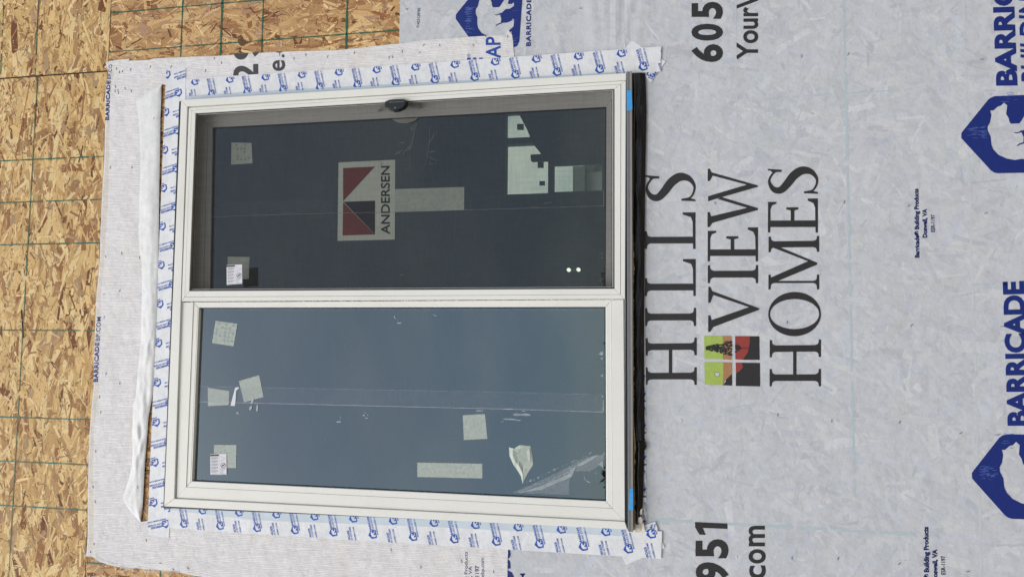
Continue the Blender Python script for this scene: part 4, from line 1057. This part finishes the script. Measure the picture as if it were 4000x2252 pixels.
# ---- stickers and film on the panes
def sheet(name, pts, d, mat, parent, th=.0006, label=None):
    F = [W(x, y, d) for x, y in pts]; mb = MB(); mb.prism(F, [p_ + Vector((0, th, 0)) for p_ in F]); o_ = mb.build(name, mat, parent)
    if label: o_['label'] = label
    return o_
DG1, DG2 = -.0405, .0095
def dots(parent, quad, d, spots, r=4.5):
    mb = MB()
    for k, (a, b) in enumerate(spots):
        p_ = lerp(lerp(quad[0], quad[1], a), lerp(quad[3], quad[2], a), b)
        mb.face([W(p_[0] + r * math.cos(t * .785), p_[1] + r * math.sin(t * .785), d + k * 1e-6) for t in range(8)])
    return mb.build('adhesive_dots', M['sticker_dot'], parent, fix=False)
qa = TP(0, 1, [(2323, -10), (2535, -12), (2540, 195), (2325, 207)])
qa = [(904, 557), T(0, 1, 2530, -12), T(0, 1, 2540, 192), T(0, 1, 2324, 207)]
s1 = sheet('square_sticker', qa, DG1, M['sticker2'], win, label='pale square sticker dotted with glue near the right end of the screened glass')
dots(s1, qa, DG1 + .0002, [(.3, .28), (.48, .28), (.64, .28), (.64, .42), (.32, .62), (.3, .78), (.48, .78), (.66, .8), (.82, .74), (.7, .08), (.25, .1)], 3.6)
s2 = sheet('square_sticker', TP(0, 1, [(2290, 1130), (2511, 1134), (2502, 1355), (2286, 1352)]), DG1, M['sticker2'], win, label='pale square sticker behind the warning label on the screened glass')
def wlabel(px, d, label):
    """white warning label: text column with a black bar, pictures beside it"""
    o_ = sheet('warning_label', px, d, M['paper'], win, label=label)
    def pt(a, b): return lerp(lerp(px[0], px[1], a), lerp(px[3], px[2], a), b)
    mb = MB(); dd = [d + .0003]
    def r(a0, a1, b0, b1, m):
        dd[0] += 4e-6; mb.face([W(*pt(a0, b0), dd[0]), W(*pt(a1, b0), dd[0]), W(*pt(a1, b1), dd[0]), W(*pt(a0, b1), dd[0])], m)
    r(.0, .53, .02, .10, 0)
    b = .14
    for k in range(5):
        for l in range(4): r(.05, .48 - .1 * (l == 3), b, b + .018, 1); b += .031
        b += .035
    r(.60, .95, .70, .715, 0)
    for k in range(4): r(.60, .9 - .05 * k, .75 + k * .05, .765 + k * .05, 1)
    r(.05, .48, .955, .97, 0); r(.60, .95, .955, .97, 0); r(.545, .553, .03, .98, 1)
    cx_, cy_ = .79, .55
    for t in range(20):
        a0, a1 = t * math.pi / 10, (t + 1) * math.pi / 10; dd[0] += 2e-6
        f = lambda a, k: W(*pt(cx_ + .16 * k * math.cos(a), cy_ + .125 * k * math.sin(a)), dd[0])
        mb.face([f(a0, 1), f(a1, 1), f(a1, .82), f(a0, .82)], 0)
    dd[0] += 3e-6; mb.face([W(*pt(cx_ - .13, cy_ + .07), dd[0]), W(*pt(cx_ - .10, cy_ + .09), dd[0]), W(*pt(cx_ + .13, cy_ - .07), dd[0]), W(*pt(cx_ + .10, cy_ - .09), dd[0])], 0)
    r(.72, .86, .52, .58, 0)
    for (a0, b0, a1, b1) in ((.60, .10, .95, .22), (.95, .10, .93, .36), (.68, .30, .88, .22), (.62, .36, .90, .28), (.70, .18, .66, .34)):
        dd[0] += 3e-6; mb.face([W(*pt(a0, b0), dd[0]), W(*pt(a1, b1), dd[0]), W(*pt(a1, b1 + .012), dd[0]), W(*pt(a0, b0 + .012), dd[0])], 1)
    mb.build('label_print', [M['label_ink'], M['label_grey']], o_, fix=False)
wlabel(TP(0, 1, [(2279, 1215), (2434, 1208), (2436, 1402), (2281, 1414)]), DG1 + .0012 + .068, 'white warning label on the screen half of the window') if False else wlabel(TP(0, 1, [(2279, 1215), (2434, 1208), (2436, 1402), (2281, 1414)]), .0285, 'white warning label stuck on the insect screen')
sg = TP(1, 1, [(830, 184), (1400, 157), (1396, 958), (820, 972)])
so_ = sheet('maker_sign', sg, DG1 + .0004, M['sign'], win, label='square maker sign in red, navy and white with dark lettering')
def signp(pr):
    q = lambda m_, pts: (lambda d: pr.face([W(*T(1, 1, *a), d) for a in pts], m_))(pr.nd())
    q(0, [(876, 240), (1198, 225), (876, 575)]); q(0, [(876, 583), (1196, 908), (870, 918)]); q(1, [(880, 579), (1198, 568), (1196, 905)])
    def tx(body, p0, p1, p2, **k):
        vs, fs = text_mesh(body, k.get('bold', 0)); xs = [v[0] for v in vs]; a, b = CAPH(k.get('bold', 0)); d = pr.nd()
        A, B, C = W(*p0, d), W(*p1, d), W(*p2, d); x0, x1 = min(xs), max(xs)
        pr.tris([tuple(A + (B - A) * ((x - x0) / (x1 - x0)) + (C - A) * ((y - a) / (b - a))) for x, y in vs], fs, 1)
    tx('ANDERSEN', T(1, 1, 1347, 905), T(1, 1, 1345, 218), T(1, 1, 1258, 905), bold=.02); tx('TM', T(1, 1, 1274, 213), T(1, 1, 1274, 187), T(1, 1, 1260, 213))
pr = Print(DG1 + .0008); signp(pr); pr.build('sign_print', [M['red'], M['sign_navy']], so_, fix=False)
sheet('plain_strip', TP(1, 1, [(1398, 452), (2095, 430), (2093, 660), (1397, 683)]), DG1, M['sticker2'], win, label='long pale blank strip stuck beside the maker sign')
q = TP(0, 2, [(2168, 325), (2388, 355), (2350, 580), (2132, 548)])
s3 = sheet('square_sticker', q, DG2, M['sticker'], win, label='tilted square sticker dotted with glue on the fixed glass')
dots(s3, q, DG2 + .0008, [(.16, .1), (.5, .1), (.82, .12), (.34, .26), (.5, .28), (.68, .26), (.5, .45), (.68, .45), (.86, .45), (.5, .62), (.68, .64), (.5, .8), (.68, .8), (.86, .8), (.3, .62), (.12, .4), (.1, .55)], 4.6)
sheet('square_sticker', TP(0, 2, [(2090, 997), (2307, 1030), (2300, 1170), (2092, 1182)]), DG2, M['sticker'], win, label='creased sticker with an uneven edge, crossed by the film seam')
sheet('square_sticker', [T(0, 2, 2402, 930), T(1, 2, 32, 870), T(1, 2, 76, 1090), T(0, 2, 2455, 1143)], DG2, M['sticker'], win, label='tilted square sticker above the film seam of the fixed glass')
sheet('square_sticker', TP(0, 3, [(2152, 122), (2378, 122), (2375, 355), (2150, 352)]), DG2, M['sticker'], win, label='square sticker behind the warning label of the fixed glass')
sheet('square_sticker', [T(1, 2, 2080, 1278), T(1, 2, 2100, 1272), T(1, 2, 2303, 1260), T(1, 3, 2327, 60), T(1, 3, 2090, 72)], DG2, M['sticker'], win, label='sticker with one rounded corner in the lower half of the fixed glass')
sheet('plain_strip', TP(1, 3, [(1622, 298), (2277, 310), (2277, 458), (1622, 443)]), DG2, M['sticker'], win, label='long blank strip stuck on the fixed glass')
wlabel(TP(0, 3, [(2115, 215), (2277, 210), (2279, 420), (2117, 421)]), DG2 + .002, 'white warning label stuck on the fixed glass')
# crumpled sticker: peeled, folded surface
cp = [T(1, 3, 2545, 143)] + TP(2, 3, [(25, 155), (80, 122), (190, 132), (204, 215), (212, 322), (160, 400), (120, 480), (108, 515), (92, 440), (50, 370), (20, 330), (0, 290)]) + [T(1, 3, 2550, 230)]
mb = MB(); c0 = T(2, 3, 112, 235); rnd = random.Random(4); nC = len(cp)
r1 = [lerp(q, c0, rnd.uniform(.22, .38)) for q in cp]; r2 = [lerp(q, c0, .55) for q in cp]; h1 = [rnd.uniform(.003, .007) for _ in cp]
for i in range(nC):
    j = (i + 1) % nC
    mb.face([W(*cp[i], DG2 + .001), W(*cp[j], DG2 + .001), W(*r1[j], DG2 + h1[j]), W(*r1[i], DG2 + h1[i])], 1)
    mb.face([W(*r1[i], DG2 + h1[i]), W(*r1[j], DG2 + h1[j]), W(*r2[j], DG2 + .0018), W(*r2[i], DG2 + .0018)], 0)
mb.face([W(*q, DG2 + .0018) for q in r2], 0)
M['sticker_back'] = simple('sticker_backing', (0.55, 0.62, 0.55), .6, .1, 60)
tag(mb.build('crumpled_sticker', [M['sticker'], M['sticker_back']], win, fix=False), 'crumpled half-peeled sticker')
sheet('torn_scrap', TP(0, 2, [(2365, 998), (2400, 990), (2405, 1000), (2375, 1025), (2365, 1178), (2318, 1178)]), DG2 + .0012, M['paper'], win)
# protective film: overlap band, edge line, loose flakes
def flat(name, polys, d, mat, parent=win):
    mb = MB()
    for k, q in enumerate(polys): mb.face([W(x, y, d + k * 1.2e-5) for x, y in q])
    return mb.build(name, mat, parent, fix=False)
flat('film_overlap', [[(776, 1508), (1000, 1512), (2000, 1531), (2358, 1541), (2358, 1607), (2000, 1596), (1000, 1573), (768, 1568)]], DG2 + .0004, M['film_band'])
def line_px(pts, wd): return [[(pts[i][0], pts[i][1] - wd / 2), (pts[i + 1][0], pts[i + 1][1] - wd / 2), (pts[i + 1][0], pts[i + 1][1] + wd / 2), (pts[i][0], pts[i][1] + wd / 2)] for i in range(len(pts) - 1)]
flat('film_edge', line_px([(768, 1568), (1000, 1573), (1500, 1585), (2000, 1597), (2355, 1608)], 1.9) + line_px([(776, 1508), (1000, 1512), (2000, 1531), (2358, 1541)], .5) + [[(2355, 1560), (2358, 1560), (2358, 1608), (2355, 1608)]] + line_px([(785, 1209), (1500, 1208), (2355, 1209)], .5), DG2 + .0010, M['film_edge'])
flat('film_overlap', [[(824, 795), (1000, 787), (1300, 778), (1300, 830), (1000, 841), (822, 848)]], DG1 + .0030, M['film_band'])
flat('film_edge', line_px([(822, 848), (1000, 841), (1320, 832), (1545, 828), (2000, 815), (2358, 804)], 1.8) + [[(2356, 742), (2359, 742), (2359, 806), (2356, 806)]], DG1 + .0034, M['film_edge'])
film_p = TP(2, 3, [(0, 603), (150, 540), (300, 470), (450, 400), (600, 325), (700, 262), (860, 218), (885, 230), (935, 185), (932, 250), (900, 300), (850, 345), (780, 388), (690, 380), (625, 388), (605, 410), (580, 470), (572, 560), (578, 622), (300, 612)])
flat('loose_film', [film_p], DG2 + .0014, M['smear'])
rnd = random.Random(11); blobs = []
def blob(x, y, a, b, th):
    n = 9; return [(x + a * math.cos(t) * math.cos(th) - b * math.sin(t) * math.sin(th), y + a * math.cos(t) * math.sin(th) + b * math.sin(t) * math.cos(th)) for t in [k * 2 * math.pi / n for k in range(n)]]
for i in range(60):
    t = rnd.random(); x = 130 + 670 * t; y = 520 - 300 * t - rnd.uniform(0, 26); blobs.append(blob(*T(2, 3, x, y), rnd.uniform(1, 4.5), rnd.uniform(.5, 1.4), -.4))
for q in ([(60, 600), (230, 560), (560, 420), (620, 345), (640, 350), (600, 440), (300, 570)], [(655, 320), (780, 250), (850, 225), (860, 232), (760, 300), (690, 330)], [(865, 318), (890, 300), (915, 282), (918, 350), (905, 345), (880, 325)], [(725, 425), (735, 470), (800, 500), (760, 497), (725, 465)],
          [(830, 385), (870, 430), (840, 405)]):
    blobs.append(TP(2, 3, q))
for i in range(46):
    t = rnd.random(); x = 60 + 760 * t; y = 590 - 330 * t + rnd.uniform(-10, 18 + 70 * math.sin(math.pi * min(1, t * 1.3))) * .8
    blobs.append(blob(*T(2, 3, x, min(y, 600)), rnd.uniform(4, 17), rnd.uniform(.5, 1.3), -.42 + rnd.uniform(-.12, .12)))
for (x, y, a, b) in ((2080, 1618, 17, 5), (2112, 1618, 22, 4.5), (2052, 1636, 28, 3), (2085, 1640, 12, 2), (2022, 1645, 6, 1.5), (2106, 1604, 7, 2), (2060, 1588, 4, 1)):
    blobs.append(blob(x - 60, y, a, b, .05))
blobs += [TP(2, 2, q) for q in ([(915, 632), (915, 672), (865, 660), (895, 645), (880, 640)], [(912, 690), (912, 712), (885, 705)], [(914, 858), (914, 893), (890, 876)], [(918, 1070), (918, 1100), (900, 1082)])]
for (c_, r_, x, y, a, b, th) in ((1, 2, 1395, 290, 7, 2, 1.0), (1, 2, 1442, 348, 10, 3, 0), (1, 2, 1800, 272, 9, 1.6, .3), (1, 2, 832, 1340, 11, 3, 0), (1, 2, 848, 1308, 4, 1, -.4), (1, 2, 850, 1290, 4, 1, -.4), (1, 2, 1085, 1276, 6, 2, .2), (1, 2, 1112, 1302, 6, 2, .1), (1, 2, 1125, 1270, 3, 1.4, 1), (1, 2, 1100, 1250, 3, 1.4, .4), (1, 2, 2250, 1228, 16, 2.6, 0), (1, 2, 2540, 1211, 18, 2.2, 0), (0, 2, 2390, 1252, 7, 4, .4), (0, 2, 2520, 1200, 5, 9, .5), (1, 2, 12, 1200, 4, 14, .1), (0, 2, 2538, 1130, 5, 12, .3)):
    blobs.append(blob(*T(c_, r_, x, y), a, b, th))
flat('pale_streaks', blobs, DG2 + .0020, M['smear2'])  # light blue film highlights painted as pale streaks, among real smears
# flecks of dust on both panes
for nm, rc, d in (('dust_flecks', (790, 2350, 1220, 1870), DG2 + .0045), ('dust_flecks', (850, 2350, 520, 1110), DG1 + .0050)):
    sp_ = [blob(rnd.uniform(rc[0], rc[1]), rnd.uniform(rc[2], rc[3]), rnd.uniform(.5, 1.5), rnd.uniform(.4, 1.0), rnd.uniform(0, 3)) for _ in range(420)]
    mb = MB()
    for k, q in enumerate(sp_): mb.face([W(x, y, d + k * 1e-6) for x, y in q])
    mb.build(nm, M['dust'], win, fix=False)
# streaks behind the screen
blobs = [TP(1, 1, q) for q in ([(1575, 0), (1560, 60), (1500, 80), (1470, 115), (1490, 70), (1540, 20), (1555, 0)], [(1400, 90), (1440, 70), (1480, 50), (1450, 95), (1410, 112)], [(1735, 0), (1745, 0), (1725, 120), (1700, 215), (1685, 245), (1705, 180)],
        [(1735, 75), (1780, 62), (1812, 75), (1760, 90)], [(1730, 120), (1780, 140), (1828, 165), (1770, 160)], [(1720, 170), (1760, 190), (1815, 210), (1765, 205)], [(1550, 110), (1560, 250), (1548, 252), (1545, 120)], [(1535, 248), (1570, 252), (1568, 256), (1535, 254)], [(1650, 252), (1690, 235), (1680, 250)])]
blobs += [TP(1, 0, q) for q in ([(1625, 1230), (1600, 1340), (1575, 1440), (1560, 1450), (1590, 1330), (1540, 1290), (1580, 1260)], [(1430, 1440), (1470, 1425), (1530, 1420), (1480, 1448)], [(1755, 1240), (1748, 1450), (1738, 1450), (1745, 1300)], [(1800, 1330), (1780, 1400), (1750, 1440), (1760, 1400), (1790, 1340)], [(1815, 1310), (1822, 1360), (1810, 1355)])]
for i in range(70):
    blobs.append(blob(*T(1, 1, rnd.choice([rnd.uniform(1400, 1570), rnd.uniform(1700, 1830)]), rnd.uniform(-200, 290)), rnd.uniform(.8, 3.2), rnd.uniform(.6, 1.8), rnd.uniform(-.6, .4)))
blobs += [TP(2, 1, q) for q in ([(865, 1110), (895, 1092), (920, 1100), (920, 1110), (885, 1108)], [(918, 1118), (920, 1158), (885, 1142), (905, 1130)], [(855, 1235), (883, 1232), (882, 1240), (857, 1240)], [(855, 1375), (880, 1360), (912, 1378), (885, 1390)], [(298, 605), (340, 588), (415, 580), (390, 595)], [(197, 627), (240, 628), (285, 642), (200, 640)], [(200, 667), (240, 668), (240, 675)])]
blobs += [TP(1, 1, q) for q in ([(230, 605), (275, 598), (275, 604), (235, 610)], [(232, 708), (275, 690), (300, 688), (270, 705)], [(285, 708), (345, 684), (335, 695)], [(1452, 1312), (1475, 1302), (1498, 1312), (1480, 1318), (1458, 1325)])]
flat('pale_streaks', blobs, DG1 + .0040, M['smear'])
# far work light seen through the screened glass
wl = empty('work_light', tuple(far(2238, 1053, 5.4)))
tag(wl, 'pair of round white lights glowing deep inside the dark room', 'light')
for (x, y) in ((2221, 1053), (2259, 1052)):
    mb = MB(); q = [(x + 7.5 * math.cos(t * .524), y + 7.5 * math.sin(t * .524)) for t in range(12)]
    mb.prism([far(a, b, 5.4) for a, b in q], [far(a, b, 5.4) + Vector((0, .03, 0)) for a, b in q]); mb.build('lamp_head', M['lamp'], wl)
mb = MB(); a, b = far(2215, 1053, 5.43), far(2265, 1053, 5.43); mb.box(min(a.x, b.x) - .02, max(a.x, b.x) + .02, 5.44, 5.6, min(a.z, b.z), max(a.z, b.z)); mb.build('lamp_bracket', M['wood_dark'], wl)

# ------------------------------------------------------------------ blue tape tabs
for q, d, lb in ((TP(2, 0, [(1153, 910), (1203, 907), (1211, 1105), (1190, 1110), (1156, 1117)]), .0545, 'blue masking tape tab on the right part of the sill nose, near the screened half'),
                 (TP(2, 3, [(1183, 557), (1218, 557), (1220, 777), (1172, 773)]), .0545, 'blue masking tape tab on the left part of the sill nose, beside the lumpy sealant')):
    F = [W(x, y, d) for x, y in q]; mb = MB(); mb.prism(F, [p_ + Vector((0, .0008, 0)) for p_ in F]); tag(mb.build('blue_tape', M['bluetape'], bevel=.0003), lb, 'masking tape', 'blue tape tabs on the sill')

# ------------------------------------------------------------------ staples
proto = None
def staple(x, y, ang, d, mat, label, group):
    """ang: lean in the photo, degrees from upright"""
    global proto
    if proto is None: proto = {}
    if mat not in proto:
        mb = MB(); mb.box(-.0058, .0058, -.0016, -.0004, -.0007, .0007); mb.box(-.0058, -.0046, -.0004, .003, -.0006, .0006); mb.box(.0046, .0058, -.0004, .003, -.0006, .0006)
        o_ = mb.build('staple', M[mat]); proto[mat] = o_
    else:
        o_ = proto[mat].copy(); COL.objects.link(o_)
    p_ = W(x, y, d); o_.location = p_
    o_.rotation_euler = (0, math.radians(ang), 0)
    tag(o_, label, 'staple', group)
ORD = 'first second third fourth fifth sixth seventh eighth ninth tenth eleventh twelfth thirteenth fourteenth fifteenth sixteenth seventeenth eighteenth nineteenth twentieth'.split()
def staples(lst, lab, word, along, d, mat, group):
    pts = sorted([(T(c_, r_, x, y), a, (c_, r_, x, y)) for c_, r_, x, y, a in lst], key=lambda q: q[0][along])
    for k, (p_, a, src) in enumerate(pts):
        dd = d + (.017 if src in ((0, 0, 1550, 1188), (0, 3, 1386, 547)) else 0)
        staple(*p_, a, dd, mat, lab % (ORD[k] + ' from the ' + word), group)
ST1 = [(0, 0, 1173, 690, 15), (0, 0, 1201, 727, 5), (0, 0, 1231, 720, 20), (0, 0, 1314, 700, 8), (0, 0, 1513, 672, 20), (0, 0, 1721, 671, 22), (0, 0, 2157, 588, 0), (0, 0, 2227, 632, 5), (0, 0, 2066, 711, 8), (0, 0, 1160, 872, -10), (0, 0, 1186, 908, 0), (0, 0, 1190, 935, 5), (0, 0, 1258, 890, -8), (0, 0, 1320, 916, -10), (0, 0, 1157, 915, 0), (0, 0, 1550, 1188, 40),
       (1, 0, 237, 548, -10), (1, 0, 381, 590, 0), (1, 0, 503, 550, 12), (1, 0, 720, 571, 20), (1, 0, 989, 533, 25), (1, 0, 1338, 578, -5), (1, 0, 1373, 575, -20), (1, 0, 1471, 517, 15), (1, 0, 1646, 531, 40), (1, 0, 1688, 453, 45), (1, 0, 1847, 457, -12), (1, 0, 2185, 455, -25), (1, 0, 2310, 366, -15), (1, 0, 2530, 369, -20),
       (0, 1, 1109, 235, -12), (0, 1, 1328, 233, -15), (0, 1, 1224, 1096, -8), (0, 1, 1062, 1130, -30), (0, 1, 1404, 1140, -15), (0, 2, 1205, 20, 35), (0, 2, 1045, 57, 70), (0, 2, 1048, 290, 20), (0, 2, 1067, 856, 22), (0, 2, 1204, 953, 8), (0, 2, 1001, 1090, 5), (0, 2, 1014, 1240, 0),
       (0, 3, 963, 183, 5), (0, 3, 936, 541, -25), (0, 3, 957, 690, -20), (0, 3, 1386, 547, -20), (0, 3, 1470, 1078, -25), (0, 3, 945, 1117, -15), (0, 3, 911, 1197, -10), (0, 3, 1612, 1310, -80), (0, 3, 1741, 1371, -45), (0, 3, 1893, 1360, -40), (1, 3, 1358, 1174, -5), (1, 3, 1658, 1347, -5), (1, 3, 2068, 1290, -15), (1, 3, 2390, 1395, -10)]
G1 = 'staples in the creased wrap strip'
colm = [q for q in ST1 if q[0] == 0 and T(*q[:4])[0] < 640 and T(*q[:4])[1] > 330]
topm = [q for q in ST1 if q not in colm and q[1] == 0]; botm = [q for q in ST1 if q not in colm and q not in topm]
ca = [q for q in colm if q[1] < 3][:]; cb_ = [q for q in colm if q not in ca]
staples(ca, 'dark staple above the window beside the folded flap, %s', 'top', 1, D2 + .0004, 'staple', G1)
staples(cb_, 'dark staple in the strip corner with the frayed end, %s', 'top', 1, D2 + .0004, 'staple', G1)
tl_ = [q for q in topm if T(*q[:4])[0] < 560]; tr_ = [q for q in topm if q not in tl_]
staples(tl_, 'dark staple in the strip corner near the cut-off web address, %s', 'left', 0, D2 + .0004, 'staple', G1)
h_ = [q for q in tr_ if T(*q[:4])[0] < 1360]
staples(h_, 'dark staple in the strip around the grey digits, %s', 'left', 0, D2 + .0004, 'staple', G1)
staples([q for q in tr_ if q not in h_], 'dark staple in the strip left of the blue letters AP, %s', 'left', 0, D2 + .0004, 'staple', G1)
staples(botm, 'dark staple in the lowest part of the strip, %s', 'left', 0, D2 + .0004, 'staple', G1)
L2 = ((3, 0, 338, 566, 0), (3, 0, 806, 545, 25), (3, 0, 2153, 597, 90), (3, 1, 1414, 620, 40), (3, 1, 2192, 692, 65), (3, 1, 766, 585, 10), (3, 2, 1442, 371, 40), (3, 2, 192, 340, 0), (3, 2, 2358, 380, 80), (3, 2, 97, 1270, -8), (3, 2, 640, 1330, 0), (3, 2, 1323, 1342, 25), (3, 3, 1938, 3, 50), (3, 3, 240, 1258, 0), (3, 3, 705, 1262, 20), (3, 3, 1320, 1315, 45), (3, 3, 2013, 1392, 75), (2, 1, 2042, 592, -5), (2, 0, 690, 85, -80), (1, 0, 1515, 94, -40))
staples(L2, 'dark staple in the large printed sheet, %s', 'left', 0, DW + .0016, 'staple', 'dark staples in the large wrap sheet')
L3 = ((2, 0, 1789, 639, -25), (2, 2, 1484, 419, -10), (2, 2, 1391, 1306, -20), (2, 2, 1699, 1324, -25), (2, 3, 1835, 1193, -5), (2, 3, 2260, 1246, -10), (3, 0, 1488, 567, 45), (2, 1, 1392, 735, -30), (2, 0, 2265, 600, -40))
staples(L3, 'bright staple with painted glint in the large sheet, %s', 'left', 0, DW + .0016, 'staple_lit', 'bright staples in the large wrap sheet')

# neighbouring house seen through the far windows
nb = empty('neighbour_house', (3.0, 14.0, 0)); tag(nb, 'grey house beyond the far windows, seen dimly through the dark room', 'house')
nw, nr = MB(), MB()
def hb(xl, yt, yb, dep):
    a, b = W(xl, yt, -dep), W(xl, yb, -dep); x0_, x1_ = min(a.x, b.x), max(a.x, b.x); zt = (a.z + b.z) / 2
    nw.box(x0_, x1_, dep, dep + 6, 0, zt - .25); nr.box(x0_ - .1, x1_ + .1, dep - .15, dep + 6.15, zt - .25, zt)
hb(2241, 674, 1000, 14.0); hb(2284, 560, 673.5, 14.6)
M['siding'] = simple('grey_siding', (0.20, 0.23, 0.24), .7, .1, 2); M['shingle'] = simple('dark_shingle', (0.10, 0.12, 0.13), .8, .2, 8)
nw.build('wall', M['siding'], nb); nr.build('roof', M['shingle'], nb)

# ------------------------------------------------------------------ ground and far tree belt (seen only as reflections and bounce light)
mb = MB(); mb.face([(-400, -400, 0), (400, -400, 0), (400, 400, 0), (-400, 400, 0)])
gr_ = mb.build('ground', M['ground'], fix=False); tag(gr_, kind='structure')
mb = MB(); rnd = random.Random(21)
for i in range(11000):
    x = rnd.uniform(-90, 90); top = 9.4 + 1.1 * noise.noise(Vector((x * .11, 0, 0))) + 1.2 * noise.noise(Vector((x * .5, 3, 0)))
    z = rnd.random() ** .6 * top; y = -75 + rnd.uniform(-3, 3); s_ = rnd.uniform(.14, .38)
    a, b = rnd.uniform(0, 6.28), rnd.uniform(-.8, .8)
    U = Vector((math.cos(a), math.sin(a) * .6, b)).normalized() * s_; V_ = Vector((-math.sin(b), .4, 1)).normalized() * s_
    c = Vector((x, y, z)); mb.face([c - U - V_ * .6, c + U * .8 - V_, c + U + V_ * .7, c - U * .7 + V_])
tl = mb.build('tree_belt', M['leaf'], fix=False); tag(tl, 'dark belt of far trees facing the house', 'trees', kind='stuff')
print('objects', len(SC.objects), 'faces', sum(len(o_.data.polygons) for o_ in SC.objects if o_.type == 'MESH'))
